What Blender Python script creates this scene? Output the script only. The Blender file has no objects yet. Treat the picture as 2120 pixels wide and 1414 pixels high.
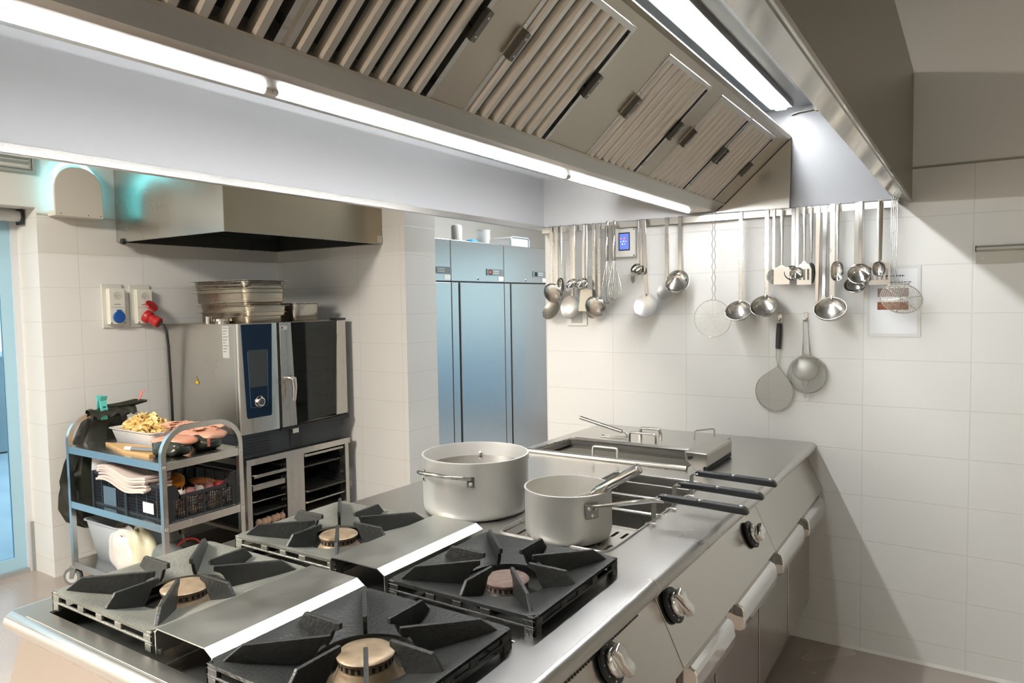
import bpy, math, random
from math import sin, cos, pi, radians, sqrt
from mathutils import Vector, Matrix
from mathutils.geometry import tessellate_polygon

random.seed(7)
SC = bpy.context.scene
COL = SC.collection

# ------------------------------------------------------------------ camera
cam_data = bpy.data.cameras.new('camera')
cam_data.sensor_width = 36.0
cam_data.sensor_fit = 'HORIZONTAL'
cam_data.lens = 36.0 * 1483.38 / 2120.0
cam_data.clip_start = 0.02
cam_data.clip_end = 200
cam = bpy.data.objects.new('camera', cam_data)
COL.objects.link(cam)
YAW, PITCH, ROLL = 0.5732, -0.0563, -0.0160
_f = Vector((-sin(YAW)*cos(PITCH), cos(YAW)*cos(PITCH), sin(PITCH)))
_r = Vector((cos(YAW), sin(YAW), 0))
_u = _r.cross(_f)
_r2 = cos(ROLL)*_r + sin(ROLL)*_u
_u2 = -sin(ROLL)*_r + cos(ROLL)*_u
cam.matrix_world = Matrix(((_r2.x, _u2.x, -_f.x, 1.0), (_r2.y, _u2.y, -_f.y, -3.435),
                           (_r2.z, _u2.z, -_f.z, 1.5743), (0, 0, 0, 1)))
SC.camera = cam

# ------------------------------------------------------------------ world and exposure
world = bpy.data.worlds.new('sky')
SC.world = world
world.use_nodes = True
wn = world.node_tree
wn.nodes.clear()
w_out = wn.nodes.new('ShaderNodeOutputWorld')
w_bg = wn.nodes.new('ShaderNodeBackground')
w_tc = wn.nodes.new('ShaderNodeTexCoord')
w_sep = wn.nodes.new('ShaderNodeSeparateXYZ')
w_ramp = wn.nodes.new('ShaderNodeValToRGB')
w_ramp.color_ramp.elements[0].position = 0.0
w_ramp.color_ramp.elements[0].color = (0.70, 0.79, 0.78, 1)
w_ramp.color_ramp.elements[1].position = 0.55
w_ramp.color_ramp.elements[1].color = (0.50, 0.71, 0.92, 1)
wn.links.new(w_tc.outputs['Generated'], w_sep.inputs[0])
wn.links.new(w_sep.outputs['Z'], w_ramp.inputs['Fac'])
wn.links.new(w_ramp.outputs['Color'], w_bg.inputs['Color'])
w_bg.inputs['Strength'].default_value = 1.1
wn.links.new(w_bg.outputs[0], w_out.inputs[0])

SC.view_settings.view_transform = 'Standard'
SC.view_settings.look = 'None'
SC.view_settings.exposure = 0.9
SC.view_settings.gamma = 1.0
SC.view_settings.use_curve_mapping = False
try:
    SC.cycles.max_bounces = 10
    SC.cycles.diffuse_bounces = 5
    SC.cycles.glossy_bounces = 5
    SC.cycles.transparent_max_bounces = 16
    SC.cycles.caustics_reflective = False
    SC.cycles.caustics_refractive = False
    SC.cycles.sample_clamp_indirect = 4.0
except Exception:
    pass

TUBE_POWER = 86.0       # radiance of the hood's fluorescent tubes
STRIP_POWER = 50.0      # radiance of the hood's wide strip light


def area_light(name, loc, size, size_y, power, color, rot=(0, 0, 0), portal=False):
    d = bpy.data.lights.new(name, 'AREA')
    d.shape = 'RECTANGLE'
    d.size, d.size_y, d.energy, d.color = size, size_y, power, color
    if portal:
        d.cycles.is_portal = True
    o = bpy.data.objects.new(name, d)
    o.location, o.rotation_euler = loc, rot
    COL.objects.link(o)
    o['kind'] = 'helper'
    return o


# unseen ceiling panels added to fill the rooms with light (their fixtures are built with the ceiling)
area_light('ceiling_fill_light', (-1.8, -4.0, 2.955), 0.58, 1.15, 146, (1.0, 0.93, 0.84))
area_light('ceiling_fill_light', (2.1, -3.2, 2.955), 0.58, 1.15, 2.5, (0.96, 1.0, 0.84))
area_light('ceiling_fill_light', (-1.6, 2.1, 2.955), 1.15, 1.15, 46, (0.97, 0.99, 1.0))
# daylight openings
area_light('door_portal', (-3.80, -2.20, 1.07), 2.1, 1.45, 1, (1, 1, 1), (0, radians(-90), 0), True)
area_light('back_door_portal', (0.6, 4.55, 1.15), 3.0, 2.2, 1, (1, 1, 1), (radians(-90), 0, 0), True)


# ------------------------------------------------------------------ materials
def lin(r, g, b):
    def f(c):
        c /= 255.0
        return c / 12.92 if c <= 0.04045 else ((c + 0.055) / 1.055) ** 2.4
    return (f(r), f(g), f(b), 1.0)


MATS = {}


def mat(name, color=(0.8, 0.8, 0.8, 1), rough=0.5, metal=0.0, var=0.0, vscale=6.0, bump=0.0, bscale=40.0,
        stretch=None, color2=None, spec=0.5, alpha=1.0, trans=0.0, emit=None, estr=0.0, rvar=0.0, coat=0.0, ior=1.45):
    if name in MATS:
        return MATS[name]
    m = bpy.data.materials.new(name)
    m.use_nodes = True
    nt = m.node_tree
    b = nt.nodes['Principled BSDF']
    b.inputs['Base Color'].default_value = color
    b.inputs['Roughness'].default_value = rough
    b.inputs['Metallic'].default_value = metal
    b.inputs['Specular IOR Level'].default_value = spec
    b.inputs['Alpha'].default_value = alpha
    b.inputs['Transmission Weight'].default_value = trans
    b.inputs['Coat Weight'].default_value = coat
    b.inputs['IOR'].default_value = ior
    if emit:
        b.inputs['Emission Color'].default_value = emit
        b.inputs['Emission Strength'].default_value = estr
    if var or rvar or bump:
        tc = nt.nodes.new('ShaderNodeTexCoord')
        mp = nt.nodes.new('ShaderNodeMapping')
        nt.links.new(tc.outputs['Object'], mp.inputs['Vector'])
        if stretch:
            mp.inputs['Scale'].default_value = stretch
    if var or rvar:
        nz = nt.nodes.new('ShaderNodeTexNoise')
        nz.inputs['Scale'].default_value = vscale
        nz.inputs['Detail'].default_value = 5
        nt.links.new(mp.outputs[0], nz.inputs['Vector'])
        if var:
            rp = nt.nodes.new('ShaderNodeValToRGB')
            c2 = color2 or tuple(c * 0.6 for c in color[:3]) + (1,)
            rp.color_ramp.elements[0].position = 0.5 - 0.5 * var - 0.02
            rp.color_ramp.elements[0].color = c2
            rp.color_ramp.elements[1].position = 0.5 + 0.5 * var
            rp.color_ramp.elements[1].color = color
            nt.links.new(nz.outputs['Fac'], rp.inputs['Fac'])
            nt.links.new(rp.outputs['Color'], b.inputs['Base Color'])
        if rvar:
            mr = nt.nodes.new('ShaderNodeMapRange')
            mr.inputs['To Min'].default_value = max(0.02, rough - rvar)
            mr.inputs['To Max'].default_value = rough + rvar
            mr.inputs['From Min'].default_value = 0.3
            mr.inputs['From Max'].default_value = 0.7
            nt.links.new(nz.outputs['Fac'], mr.inputs['Value'])
            nt.links.new(mr.outputs[0], b.inputs['Roughness'])
    if bump:
        n2 = nt.nodes.new('ShaderNodeTexNoise')
        n2.inputs['Scale'].default_value = bscale
        n2.inputs['Detail'].default_value = 3
        nt.links.new(mp.outputs[0], n2.inputs['Vector'])
        bp = nt.nodes.new('ShaderNodeBump')
        bp.inputs['Strength'].default_value = bump
        bp.inputs['Distance'].default_value = 0.01
        nt.links.new(n2.outputs['Fac'], bp.inputs['Height'])
        nt.links.new(bp.outputs[0], b.inputs['Normal'])
    MATS[name] = m
    return m


def tile_mat(name, axis, off, w=0.3956, h=0.2, offz=0.0959, ztop=2.097, color=(0.74, 0.735, 0.70, 1), grout=(0.645, 0.635, 0.595, 1)):
    m = bpy.data.materials.new(name)
    m.use_nodes = True
    nt = m.node_tree
    b = nt.nodes['Principled BSDF']
    geo = nt.nodes.new('ShaderNodeNewGeometry')
    sep = nt.nodes.new('ShaderNodeSeparateXYZ')
    nt.links.new(geo.outputs['Position'], sep.inputs[0])

    def math_(op, a, bb=None):
        n = nt.nodes.new('ShaderNodeMath')
        n.operation = op
        for i, v in enumerate((a, bb)):
            if v is None:
                continue
            if isinstance(v, (int, float)):
                n.inputs[i].default_value = v
            else:
                nt.links.new(v, n.inputs[i])
        return n.outputs[0]
    pu = math_('PINGPONG', math_('SUBTRACT', sep.outputs[axis], off), w / 2)
    pz = math_('PINGPONG', math_('SUBTRACT', sep.outputs['Z'], offz), h / 2)
    above = math_('GREATER_THAN', sep.outputs['Z'], ztop + 0.004)
    d = math_('MAXIMUM', math_('MINIMUM', pu, pz), above)
    mr = nt.nodes.new('ShaderNodeMapRange')
    mr.inputs['From Min'].default_value = 0.0008
    mr.inputs['From Max'].default_value = 0.0026
    nt.links.new(d, mr.inputs['Value'])
    mix = nt.nodes.new('ShaderNodeMix')
    mix.data_type = 'RGBA'
    mix.inputs['A'].default_value = grout
    mix.inputs['B'].default_value = color
    nt.links.new(mr.outputs[0], mix.inputs['Factor'])
    nt.links.new(mix.outputs['Result'], b.inputs['Base Color'])
    b.inputs['Roughness'].default_value = 0.38
    nz = nt.nodes.new('ShaderNodeTexNoise')
    nz.inputs['Scale'].default_value = 5.0
    nt.links.new(geo.outputs['Position'], nz.inputs['Vector'])
    hsum = math_('ADD', mr.outputs[0], math_('MULTIPLY', nz.outputs['Fac'], 0.5))
    bp = nt.nodes.new('ShaderNodeBump')
    bp.inputs['Strength'].default_value = 0.25
    bp.inputs['Distance'].default_value = 0.003
    nt.links.new(hsum, bp.inputs['Height'])
    nt.links.new(bp.outputs[0], b.inputs['Normal'])
    return m


def dots_mat(name, base, pitch, hole, axes=('X', 'Z'), rough=0.3, metal=1.0, stagger=True):
    """sheet metal or mesh with a grid of round holes, in object coordinates"""
    m = bpy.data.materials.new(name)
    m.use_nodes = True
    nt = m.node_tree
    b = nt.nodes['Principled BSDF']
    b.inputs['Base Color'].default_value = base
    b.inputs['Roughness'].default_value = rough
    b.inputs['Metallic'].default_value = metal
    tc = nt.nodes.new('ShaderNodeTexCoord')
    sep = nt.nodes.new('ShaderNodeSeparateXYZ')
    nt.links.new(tc.outputs['Object'], sep.inputs[0])

    def M(op, a, bb=None):
        n = nt.nodes.new('ShaderNodeMath')
        n.operation = op
        for i, v in enumerate((a, bb)):
            if v is None:
                continue
            if isinstance(v, (int, float)):
                n.inputs[i].default_value = v
            else:
                nt.links.new(v, n.inputs[i])
        return n.outputs[0]
    a, c = sep.outputs[axes[0]], sep.outputs[axes[1]]
    d = None
    for s in ((0, 0.5) if stagger else (0,)):
        x = M('PINGPONG', M('ADD', a, pitch * s), pitch / 2)
        z = M('PINGPONG', M('ADD', c, pitch * s), pitch / 2)
        dd = M('SQRT', M('ADD', M('MULTIPLY', x, x), M('MULTIPLY', z, z)))
        d = dd if d is None else M('MINIMUM', d, dd)
    al = M('GREATER_THAN', d, hole)
    nt.links.new(al, b.inputs['Alpha'])
    return m


STEEL = mat('brushed_steel', (0.60, 0.585, 0.55, 1), 0.30, 1.0, var=0.5, vscale=3, color2=(0.54, 0.525, 0.49, 1), rvar=0.05, bump=0.03, bscale=60, stretch=(1, 12, 1))
STEEL_TOP = mat('worktop_steel', (0.64, 0.63, 0.61, 1), 0.30, 1.0, var=0.6, vscale=2.5, color2=(0.55, 0.545, 0.53, 1), rvar=0.035, bump=0.02, bscale=25)
STEEL_DULL = mat('dull_steel', (0.52, 0.475, 0.40, 1), 0.36, 1.0, var=0.6, vscale=4, color2=(0.44, 0.40, 0.33, 1), rvar=0.05)
STEEL_FRONT = mat('front_panel_steel', (0.60, 0.58, 0.54, 1), 0.22, 1.0, var=0.5, vscale=2.5, color2=(0.54, 0.51, 0.47, 1), rvar=0.05, bump=0.02, bscale=30)
STEEL_DOOR = mat('fridge_steel', (0.62, 0.63, 0.64, 1), 0.27, 1.0)
STEEL_BAFFLE = mat('baffle_steel', (0.62, 0.59, 0.53, 1), 0.33, 1.0, rvar=0.05)
CHROME = mat('chrome', (0.78, 0.78, 0.77, 1), 0.07, 1.0)
UTENSIL = mat('utensil_steel', (0.56, 0.55, 0.525, 1), 0.16, 1.0, rvar=0.06, vscale=9)
UTENSIL_SATIN = mat('satin_utensil_steel', (0.47, 0.455, 0.425, 1), 0.27, 1.0, rvar=0.06, vscale=9)
WIRE = mat('wire_steel', (0.55, 0.54, 0.51, 1), 0.25, 1.0)
ALU = mat('cast_aluminium', (0.84, 0.84, 0.83, 1), 0.42, 0.65, var=0.6, vscale=7, color2=(0.74, 0.74, 0.70, 1), rvar=0.06, bump=0.03, bscale=12)
ALU_IN = mat('aluminium_inside', (0.66, 0.64, 0.58, 1), 0.45, 0.9, var=0.5, vscale=8, color2=(0.55, 0.50, 0.42, 1))
IRON = mat('cast_iron', (0.028, 0.030, 0.029, 1), 0.42, 0.0, var=0.5, vscale=14, color2=(0.016, 0.017, 0.016, 1), bump=0.25, bscale=120, spec=0.6)
IRON_WORN_LIT = mat('worn_lit_cast_iron', (0.28, 0.285, 0.25, 1), 0.34, 0.3, var=0.7, vscale=9, color2=(0.11, 0.115, 0.10, 1), bump=0.25, bscale=120, spec=0.6)  # lighter iron: wear plus reflected light put into the colour
BURNER = mat('burner_brass', (0.42, 0.33, 0.22, 1), 0.45, 0.5, var=0.7, vscale=40, color2=(0.20, 0.14, 0.09, 1), bump=0.1, bscale=80)
BURNER_RUST = mat('rusty_burner_cap', (0.26, 0.19, 0.16, 1), 0.7, 0.1, var=0.7, vscale=60, color2=(0.13, 0.085, 0.07, 1), bump=0.2, bscale=90)
PAN_DARK = mat('sooty_pan', (0.10, 0.105, 0.10, 1), 0.35, 0.6, var=0.6, vscale=8, color2=(0.05, 0.05, 0.048, 1), rvar=0.1)
WHITE_SHEET = mat('white_hood_sheet', (0.52, 0.52, 0.53, 1), 0.32, 0.0, bump=0.05, bscale=2.0)
WHITE_PLASTIC = mat('white_plastic', (0.76, 0.75, 0.70, 1), 0.35)
CREAM_PLASTIC = mat('cream_plastic', (0.70, 0.69, 0.61, 1), 0.4)
WHITE_PAINT = mat('white_paint', (0.72, 0.71, 0.68, 1), 0.6)
DOOR_FRAME = mat('door_frame_paint', (0.62, 0.64, 0.66, 1), 0.4)
BLACK_PLASTIC = mat('black_plastic', (0.020, 0.022, 0.025, 1), 0.42)
BLACK_GLOSS = mat('black_glass', (0.012, 0.016, 0.018, 1), 0.06)
BLUE_GLASS = mat('blue_control_glass', (0.006, 0.020, 0.045, 1), 0.08)
SCREEN_OFF = mat('dark_screen', (0.05, 0.06, 0.065, 1), 0.12)
NAVY = mat('dark_plastic', (0.030, 0.036, 0.042, 1), 0.35)
BLACK_CAVITY = mat('black_cavity', (0.012, 0.015, 0.016, 1), 0.6)
RED_PLASTIC = mat('red_plastic', (0.42, 0.022, 0.022, 1), 0.35)
BLUE_PLASTIC = mat('blue_plastic', (0.008, 0.085, 0.33, 1), 0.35)
CYAN_PLASTIC = mat('turquoise_plastic', (0.12, 0.55, 0.50, 1), 0.4)
RUBBER = mat('grey_rubber', (0.16, 0.17, 0.17, 1), 0.6)
GASKET = mat('fridge_gasket', (0.07, 0.085, 0.085, 1), 0.5)
TUBE_MAT = mat('lit_tube', (1, 1, 1, 1), 0.4, emit=(0.98, 0.985, 1.0, 1), estr=TUBE_POWER)
STRIP_MAT = mat('lit_diffuser', (1, 1, 1, 1), 0.4, emit=(0.95, 0.98, 1.0, 1), estr=STRIP_POWER)
STRIP_FAR = mat('lit_diffuser_far', (1, 1, 1, 1), 0.4, emit=(0.95, 0.98, 1.0, 1), estr=STRIP_POWER * 0.24)
UV_MAT = mat('lit_insect_lamp', (1, 1, 1, 1), 0.4, emit=(0.18, 0.85, 0.95, 1), estr=2.6)
FLOOR_MAT = mat('floor_tile', (0.38, 0.325, 0.285, 1), 0.24, var=0.6, vscale=3.0, color2=(0.31, 0.26, 0.225, 1), rvar=0.05, bump=0.05, bscale=30)

# ------------------------------------------------------------------ mesh helpers
class MB:
    def __init__(s):
        s.v, s.f = [], []

    def add(s, vs, fs):
        n = len(s.v)
        s.v += [tuple(v) for v in vs]
        s.f += [tuple(i + n for i in f) for f in fs]
        return s

    def box(s, x0, x1, y0, y1, z0, z1):
        vs = [(x, y, z) for z in (z0, z1) for y in (y0, y1) for x in (x0, x1)]
        return s.add(vs, [(0, 2, 3, 1), (4, 5, 7, 6), (0, 1, 5, 4), (2, 6, 7, 3), (0, 4, 6, 2), (1, 3, 7, 5)])

    def rbox(s, c, sx, sy, sz, M):
        """box with half sizes, rotated by M about its centre c"""
        n = len(s.v)
        s.box(-sx, sx, -sy, sy, -sz, sz)
        for i in range(n, len(s.v)):
            s.v[i] = tuple(M @ Vector(s.v[i]) + Vector(c))
        return s

    def prism(s, poly, axis, a, b):
        n = len(poly)

        def P(p, t):
            return {'x': (t, p[0], p[1]), 'y': (p[0], t, p[1]), 'z': (p[0], p[1], t)}[axis]
        vs = [P(p, a) for p in poly] + [P(p, b) for p in poly]
        fs = [tuple(range(n))[::-1], tuple(range(n, 2 * n))]
        fs += [(i, (i + 1) % n, n + (i + 1) % n, n + i) for i in range(n)]
        return s.add(vs, fs)

    def plate(s, outer, holes, z0, z1):
        """flat horizontal plate with holes"""
        loops = [outer] + holes
        tris = tessellate_polygon([[Vector((x, y, 0)) for x, y in l] for l in loops])
        flat = [p for l in loops for p in l]
        n = len(flat)
        vs = [(x, y, z1) for x, y in flat] + [(x, y, z0) for x, y in flat]
        fs = []
        for t in tris:
            a, b, c = [Vector((*flat[i], 0)) for i in t]
            up = (b - a).cross(c - a).z > 0
            t = tuple(t) if up else tuple(t)[::-1]
            fs.append(t)
            fs.append(tuple(i + n for i in t[::-1]))
        k = 0
        for l in loops:
            m = len(l)
            for i in range(m):
                j = (i + 1) % m
                fs.append((k + i, k + j, n + k + j, n + k + i))
            k += m
        return s.add(vs, fs)

    def cyl(s, p0, p1, r0, r1=None, seg=16, caps=True):
        r1 = r0 if r1 is None else r1
        return s.tube([p0, p1], [r0, r1], seg, caps=caps)

    def tube(s, pts, r, seg=8, closed=False, caps=True, flat=None):
        pts = [Vector(p) for p in pts]
        n = len(pts)
        rs = r if isinstance(r, (list, tuple)) else [r] * n
        tang = []
        for i in range(n):
            a = pts[i - 1] if (i > 0 or closed) else pts[i]
            b = pts[(i + 1) % n] if (i < n - 1 or closed) else pts[i]
            t = (b - a)
            tang.append(t.normalized() if t.length > 1e-9 else Vector((0, 0, 1)))
        ref = Vector((0, 0, 1)) if abs(tang[0].z) < 0.9 else Vector((1, 0, 0))
        nrm = (ref - tang[0] * ref.dot(tang[0])).normalized()
        vs = []
        for i in range(n):
            nrm = (nrm - tang[i] * nrm.dot(tang[i]))
            nrm = nrm.normalized() if nrm.length > 1e-6 else tang[i].orthogonal().normalized()
            bi = tang[i].cross(nrm)
            for k in range(seg):
                a = 2 * pi * k / seg + pi / seg
                fx, fy = (1, 1) if flat is None else flat
                vs.append(pts[i] + rs[i] * (cos(a) * nrm * fx + sin(a) * bi * fy))
        fs = []
        for i in range(n if closed else n - 1):
            j = (i + 1) % n
            for k in range(seg):
                l = (k + 1) % seg
                fs.append((i * seg + k, i * seg + l, j * seg + l, j * seg + k))
        if caps and not closed:
            fs.append(tuple(range(seg))[::-1])
            fs.append(tuple((n - 1) * seg + k for k in range(seg)))
        return s.add(vs, fs)

    def lathe(s, prof, c=(0, 0, 0), seg=32, M=None, cap0=True, cap1=True):
        """profile of (r, z) turned about z, optionally rotated by M, then moved to c"""
        vs, fs = [], []
        n = len(prof)
        for r, z in prof:
            for k in range(seg):
                a = 2 * pi * k / seg
                v = Vector((r * cos(a), r * sin(a), z))
                if M:
                    v = M @ v
                vs.append(v + Vector(c))
        for i in range(n - 1):
            for k in range(seg):
                l = (k + 1) % seg
                fs.append((i * seg + k, i * seg + l, (i + 1) * seg + l, (i + 1) * seg + k))
        if cap0:
            fs.append(tuple(range(seg))[::-1])
        if cap1:
            fs.append(tuple((n - 1) * seg + k for k in range(seg)))
        return s.add(vs, fs)

    def blob(s, c, r, seg=14, rings=9, noise=0.0, M=None, seed=0, pw=1.0):
        rx, ry, rz = r
        rnd = random.Random(seed)
        ph = [(rnd.uniform(0, 6.28), rnd.randint(2, 5), rnd.randint(1, 4)) for _ in range(4)]
        vs, fs = [], []
        for i in range(rings + 1):
            th = pi * i / rings
            for k in range(seg):
                a = 2 * pi * k / seg
                d = 1 + noise * sum(sin(p + m * a) * sin(q * th + p) for p, m, q in ph) / 2
                sx = math.copysign(abs(cos(a)) ** pw, cos(a))
                sy = math.copysign(abs(sin(a)) ** pw, sin(a))
                st = abs(sin(th)) ** pw
                ct = math.copysign(abs(cos(th)) ** pw, cos(th))
                v = Vector((rx * st * sx * d, ry * st * sy * d, rz * ct * d))
                if M:
                    v = M @ v
                vs.append(v + Vector(c))
        for i in range(rings):
            for k in range(seg):
                l = (k + 1) % seg
                fs.append((i * seg + k, (i + 1) * seg + k, (i + 1) * seg + l, i * seg + l))
        return s.add(vs, fs)

    def surf(s, grid, thick=None):
        """sheet from a grid of points [row][col]; thick gives it a second face along the given vector"""
        R, Cn = len(grid), len(grid[0])
        vs = [p for row in grid for p in row]
        fs = [(i * Cn + j, i * Cn + j + 1, (i + 1) * Cn + j + 1, (i + 1) * Cn + j) for i in range(R - 1) for j in range(Cn - 1)]
        if thick is None:
            return s.add(vs, fs)
        n = len(vs)
        t = Vector(thick)
        vs2 = vs + [tuple(Vector(p) + t) for p in vs]
        fs2 = fs + [tuple(i + n for i in f[::-1]) for f in fs]
        edge = [j for j in range(Cn)] + [i * Cn + Cn - 1 for i in range(1, R)] + [(R - 1) * Cn + j for j in range(Cn - 2, -1, -1)] + [i * Cn for i in range(R - 2, 0, -1)]
        m = len(edge)
        fs2 += [(edge[(i + 1) % m], edge[i], edge[i] + n, edge[(i + 1) % m] + n) for i in range(m)]
        return s.add(vs2, fs2)

    def xf(s, M, start=0):
        for i in range(start, len(s.v)):
            s.v[i] = tuple(M @ Vector(s.v[i]))
        return s

    def build(s, name, m, parent=None, smooth=False, bevel=0.0, seg=2, local=False, angle=38, fix=True):
        me = bpy.data.meshes.new(name)
        me.from_pydata([tuple(v) for v in s.v], [], s.f)
        if fix:
            import bmesh
            bm = bmesh.new()
            bm.from_mesh(me)
            bmesh.ops.recalc_face_normals(bm, faces=bm.faces)
            bm.to_mesh(me)
            bm.free()
        me.materials.append(m)
        if smooth:
            me.polygons.foreach_set('use_smooth', [True] * len(me.polygons))
            me.set_sharp_from_angle(angle=radians(angle))
        o = bpy.data.objects.new(name, me)
        COL.objects.link(o)
        if bevel:
            md = o.modifiers.new('edge', 'BEVEL')
            md.width, md.segments, md.limit_method, md.angle_limit = bevel, seg, 'ANGLE', radians(40)
            md.harden_normals = False
        if parent is not None:
            o.parent = parent
            if not local:
                o.matrix_parent_inverse = base_of(parent)
        me.update()
        return o


def base_of(o):
    """inverse of the world placement of a thing (built from its own transforms)"""
    M = Matrix.Identity(4)
    while o is not None:
        M = o.matrix_parent_inverse @ Matrix.LocRotScale(o.location, o.rotation_euler, o.scale) @ M if o.parent else Matrix.LocRotScale(o.location, o.rotation_euler, o.scale) @ M
        o = o.parent
    return M.inverted()


def tag(o, label, cat, group=None):
    o['label'], o['category'] = label, cat
    if group:
        o['group'] = group
    return o


def thing(name, label, cat, loc=(0, 0, 0), group=None, rot=(0, 0, 0)):
    o = bpy.data.objects.new(name, None)
    o.empty_display_size = 0.05
    COL.objects.link(o)
    o.location, o.rotation_euler = loc, rot
    return tag(o, label, cat, group)


def struct(name, mb, m, parent=None, **k):
    o = mb.build(name, m, parent, **k)
    o['kind'] = 'structure'
    return o


def dup(root, loc, rot=None, label=None, group=None):
    r = root.copy()
    COL.objects.link(r)
    r.location = loc
    if rot is not None:
        r.rotation_euler = rot
    if label:
        r['label'] = label
    if group:
        r['group'] = group
    for ch in list(root.children):
        c = ch.copy()
        COL.objects.link(c)
        c.parent = r
        for g in list(ch.children):
            d = g.copy()
            COL.objects.link(d)
            d.parent = c
    return r


def arc(c, r, a0, a1, n, ax=(1, 0, 0), ay=(0, 0, 1)):
    c, ax, ay = Vector(c), Vector(ax), Vector(ay)
    return [c + r * (cos(a0 + (a1 - a0) * i / n) * ax + sin(a0 + (a1 - a0) * i / n) * ay) for i in range(n + 1)]


def rrect(x0, x1, y0, y1, r, n=4):
    out = []
    for cx, cy, a in ((x1 - r, y1 - r, 0), (x0 + r, y1 - r, pi / 2), (x0 + r, y0 + r, pi), (x1 - r, y0 + r, 1.5 * pi)):
        for i in range(n + 1):
            t = a + pi / 2 * i / n
            out.append((cx + r * cos(t), cy + r * sin(t)))
    return out


# ------------------------------------------------------------------ room
WALL_X = tile_mat('wall_tile_back', 'X', 0.9935)
WALL_RET = tile_mat('wall_tile_return', 'X', -2.66)
WALL_Y = tile_mat('wall_tile_left', 'Y', -0.43)

struct('floor', MB().box(-3.9, 3.3, -6.5, 5.0, -0.1, 0), FLOOR_MAT)
struct('ceiling', MB().box(-3.9, 3.3, -6.5, 5.0, 3.0, 3.1), WHITE_PAINT)
struct('wall_back', MB().box(-0.99, 3.3, 0, 0.25, 0, 3.0), WALL_X)
# left wall with the glazed door's opening
lw = MB()
lw.box(-3.80, -3.5, -1.44, 5.0, 0, 3.0)
lw.box(-3.80, -3.5, -3.0, -1.44, 2.15, 3.0)
lw.box(-3.80, -3.5, -6.5, -3.0, 0, 3.0)
struct('wall_left', lw, WALL_Y)
struct('wall_return', MB().box(-3.499, -2.222, 0.245, 0.57, 0, 3.0), WALL_RET)
struct('wall_right', MB().box(3.2, 3.3, -6.5, 5.0, 0, 3.0), WALL_Y)
struct('wall_front', MB().box(-3.8, 3.3, -6.5, -6.4, 0, 3.0), WALL_X)
fw = MB()
fw.box(-3.5, -0.9, 4.4, 4.6, 0, 3.0)
fw.box(2.1, 3.3, 4.4, 4.6, 0, 3.0)
fw.box(-0.9, 2.1, 4.4, 4.6, 2.3, 3.0)
struct('wall_far', fw, WHITE_PAINT)
GLASS = bpy.data.materials.new('pane_glass')
GLASS.use_nodes = True
_nt = GLASS.node_tree
_nt.nodes.clear()
_o = _nt.nodes.new('ShaderNodeOutputMaterial')
_m = _nt.nodes.new('ShaderNodeMixShader')
_t = _nt.nodes.new('ShaderNodeBsdfTransparent')
_t.inputs[0].default_value = (0.86, 0.95, 0.97, 1)
_g = _nt.nodes.new('ShaderNodeBsdfGlossy')
_g.inputs['Roughness'].default_value = 0.02
_fr = _nt.nodes.new('ShaderNodeFresnel')
_fr.inputs['IOR'].default_value = 1.25
_nt.links.new(_fr.outputs[0], _m.inputs[0])
_nt.links.new(_t.outputs[0], _m.inputs[1])
_nt.links.new(_g.outputs[0], _m.inputs[2])
_nt.links.new(_m.outputs[0], _o.inputs[0])

# coved plinth tile and grout bead at the foot of the back wall
struct('baseboard_back', MB().prism([(-0.008, 0.0), (0.0, 0.0), (0.0, 0.012), (-0.002, 0.012)], 'x', 0.2, 3.2), mat('grout_bead', (0.66, 0.65, 0.60, 1), 0.5))
struct('trim_1', MB().box(-0.4, 3.2, -0.006, 0.0, 2.094, 2.102), mat('tile_edge_strip', (0.30, 0.30, 0.26, 1), 0.5))
struct('trim_2', MB().box(-3.5, -3.494, -1.44, 0.245, 2.112, 2.122), mat('tile_edge_strip_light', (0.55, 0.53, 0.48, 1), 0.5))

# glazed sliding door in the left wall
door = MB()
door.box(-3.80, -3.74, -1.475, -1.44, 0, 2.15)
door.box(-3.80, -3.74, -3.0, -2.965, 0, 2.15)
door.box(-3.80, -3.74, -3.0, -1.44, 2.11, 2.15)
door_1 = struct('door_1', door, DOOR_FRAME)
leaf = MB()
leaf.box(-3.785, -3.755, -1.535, -1.475, 0.03, 2.11)
leaf.box(-3.785, -3.755, -2.26, -2.20, 0.03, 2.11)
leaf.box(-3.785, -3.755, -2.20, -1.535, 0.03, 0.10)
leaf.box(-3.785, -3.755, -2.20, -1.535, 2.05, 2.11)
struct('door_leaf', leaf, mat('door_leaf_blue', (0.36, 0.58, 0.70, 1), 0.35), door_1)
struct('door_glass', MB().box(-3.773, -3.768, -2.20, -1.535, 0.10, 2.05), GLASS, door_1)
struct('door_glass', MB().box(-3.773, -3.768, -2.965, -2.26, 0.03, 2.11), GLASS, door_1)
sill = MB()
sill.box(-3.79, -3.735, -2.965, -1.475, 0.0, 0.03)
struct('door_track', sill, mat('door_track_metal', (0.45, 0.50, 0.52, 1), 0.4, 0.6), door_1)
struct('trim_3', MB().box(-3.735, -3.725, -1.455, -1.44, 0.0, 0.30), mat('corner_strip', (0.35, 0.37, 0.36, 1), 0.4, 0.5))
# glazed door at the far end
d2 = MB()
for x in (-0.9, 0.06, 1.07, 2.04):
    d2.box(x, x + 0.06, 4.45, 4.52, 0, 2.3)
d2.box(-0.9, 2.1, 4.45, 4.52, 2.24, 2.3)
d2.box(-0.9, 2.1, 4.45, 4.52, 0.0, 0.06)
door_2 = struct('door_2', d2, DOOR_FRAME)
struct('door_glass', MB().box(-0.84, 2.04, 4.48, 4.485, 0.06, 2.24), GLASS, door_2)

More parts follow.
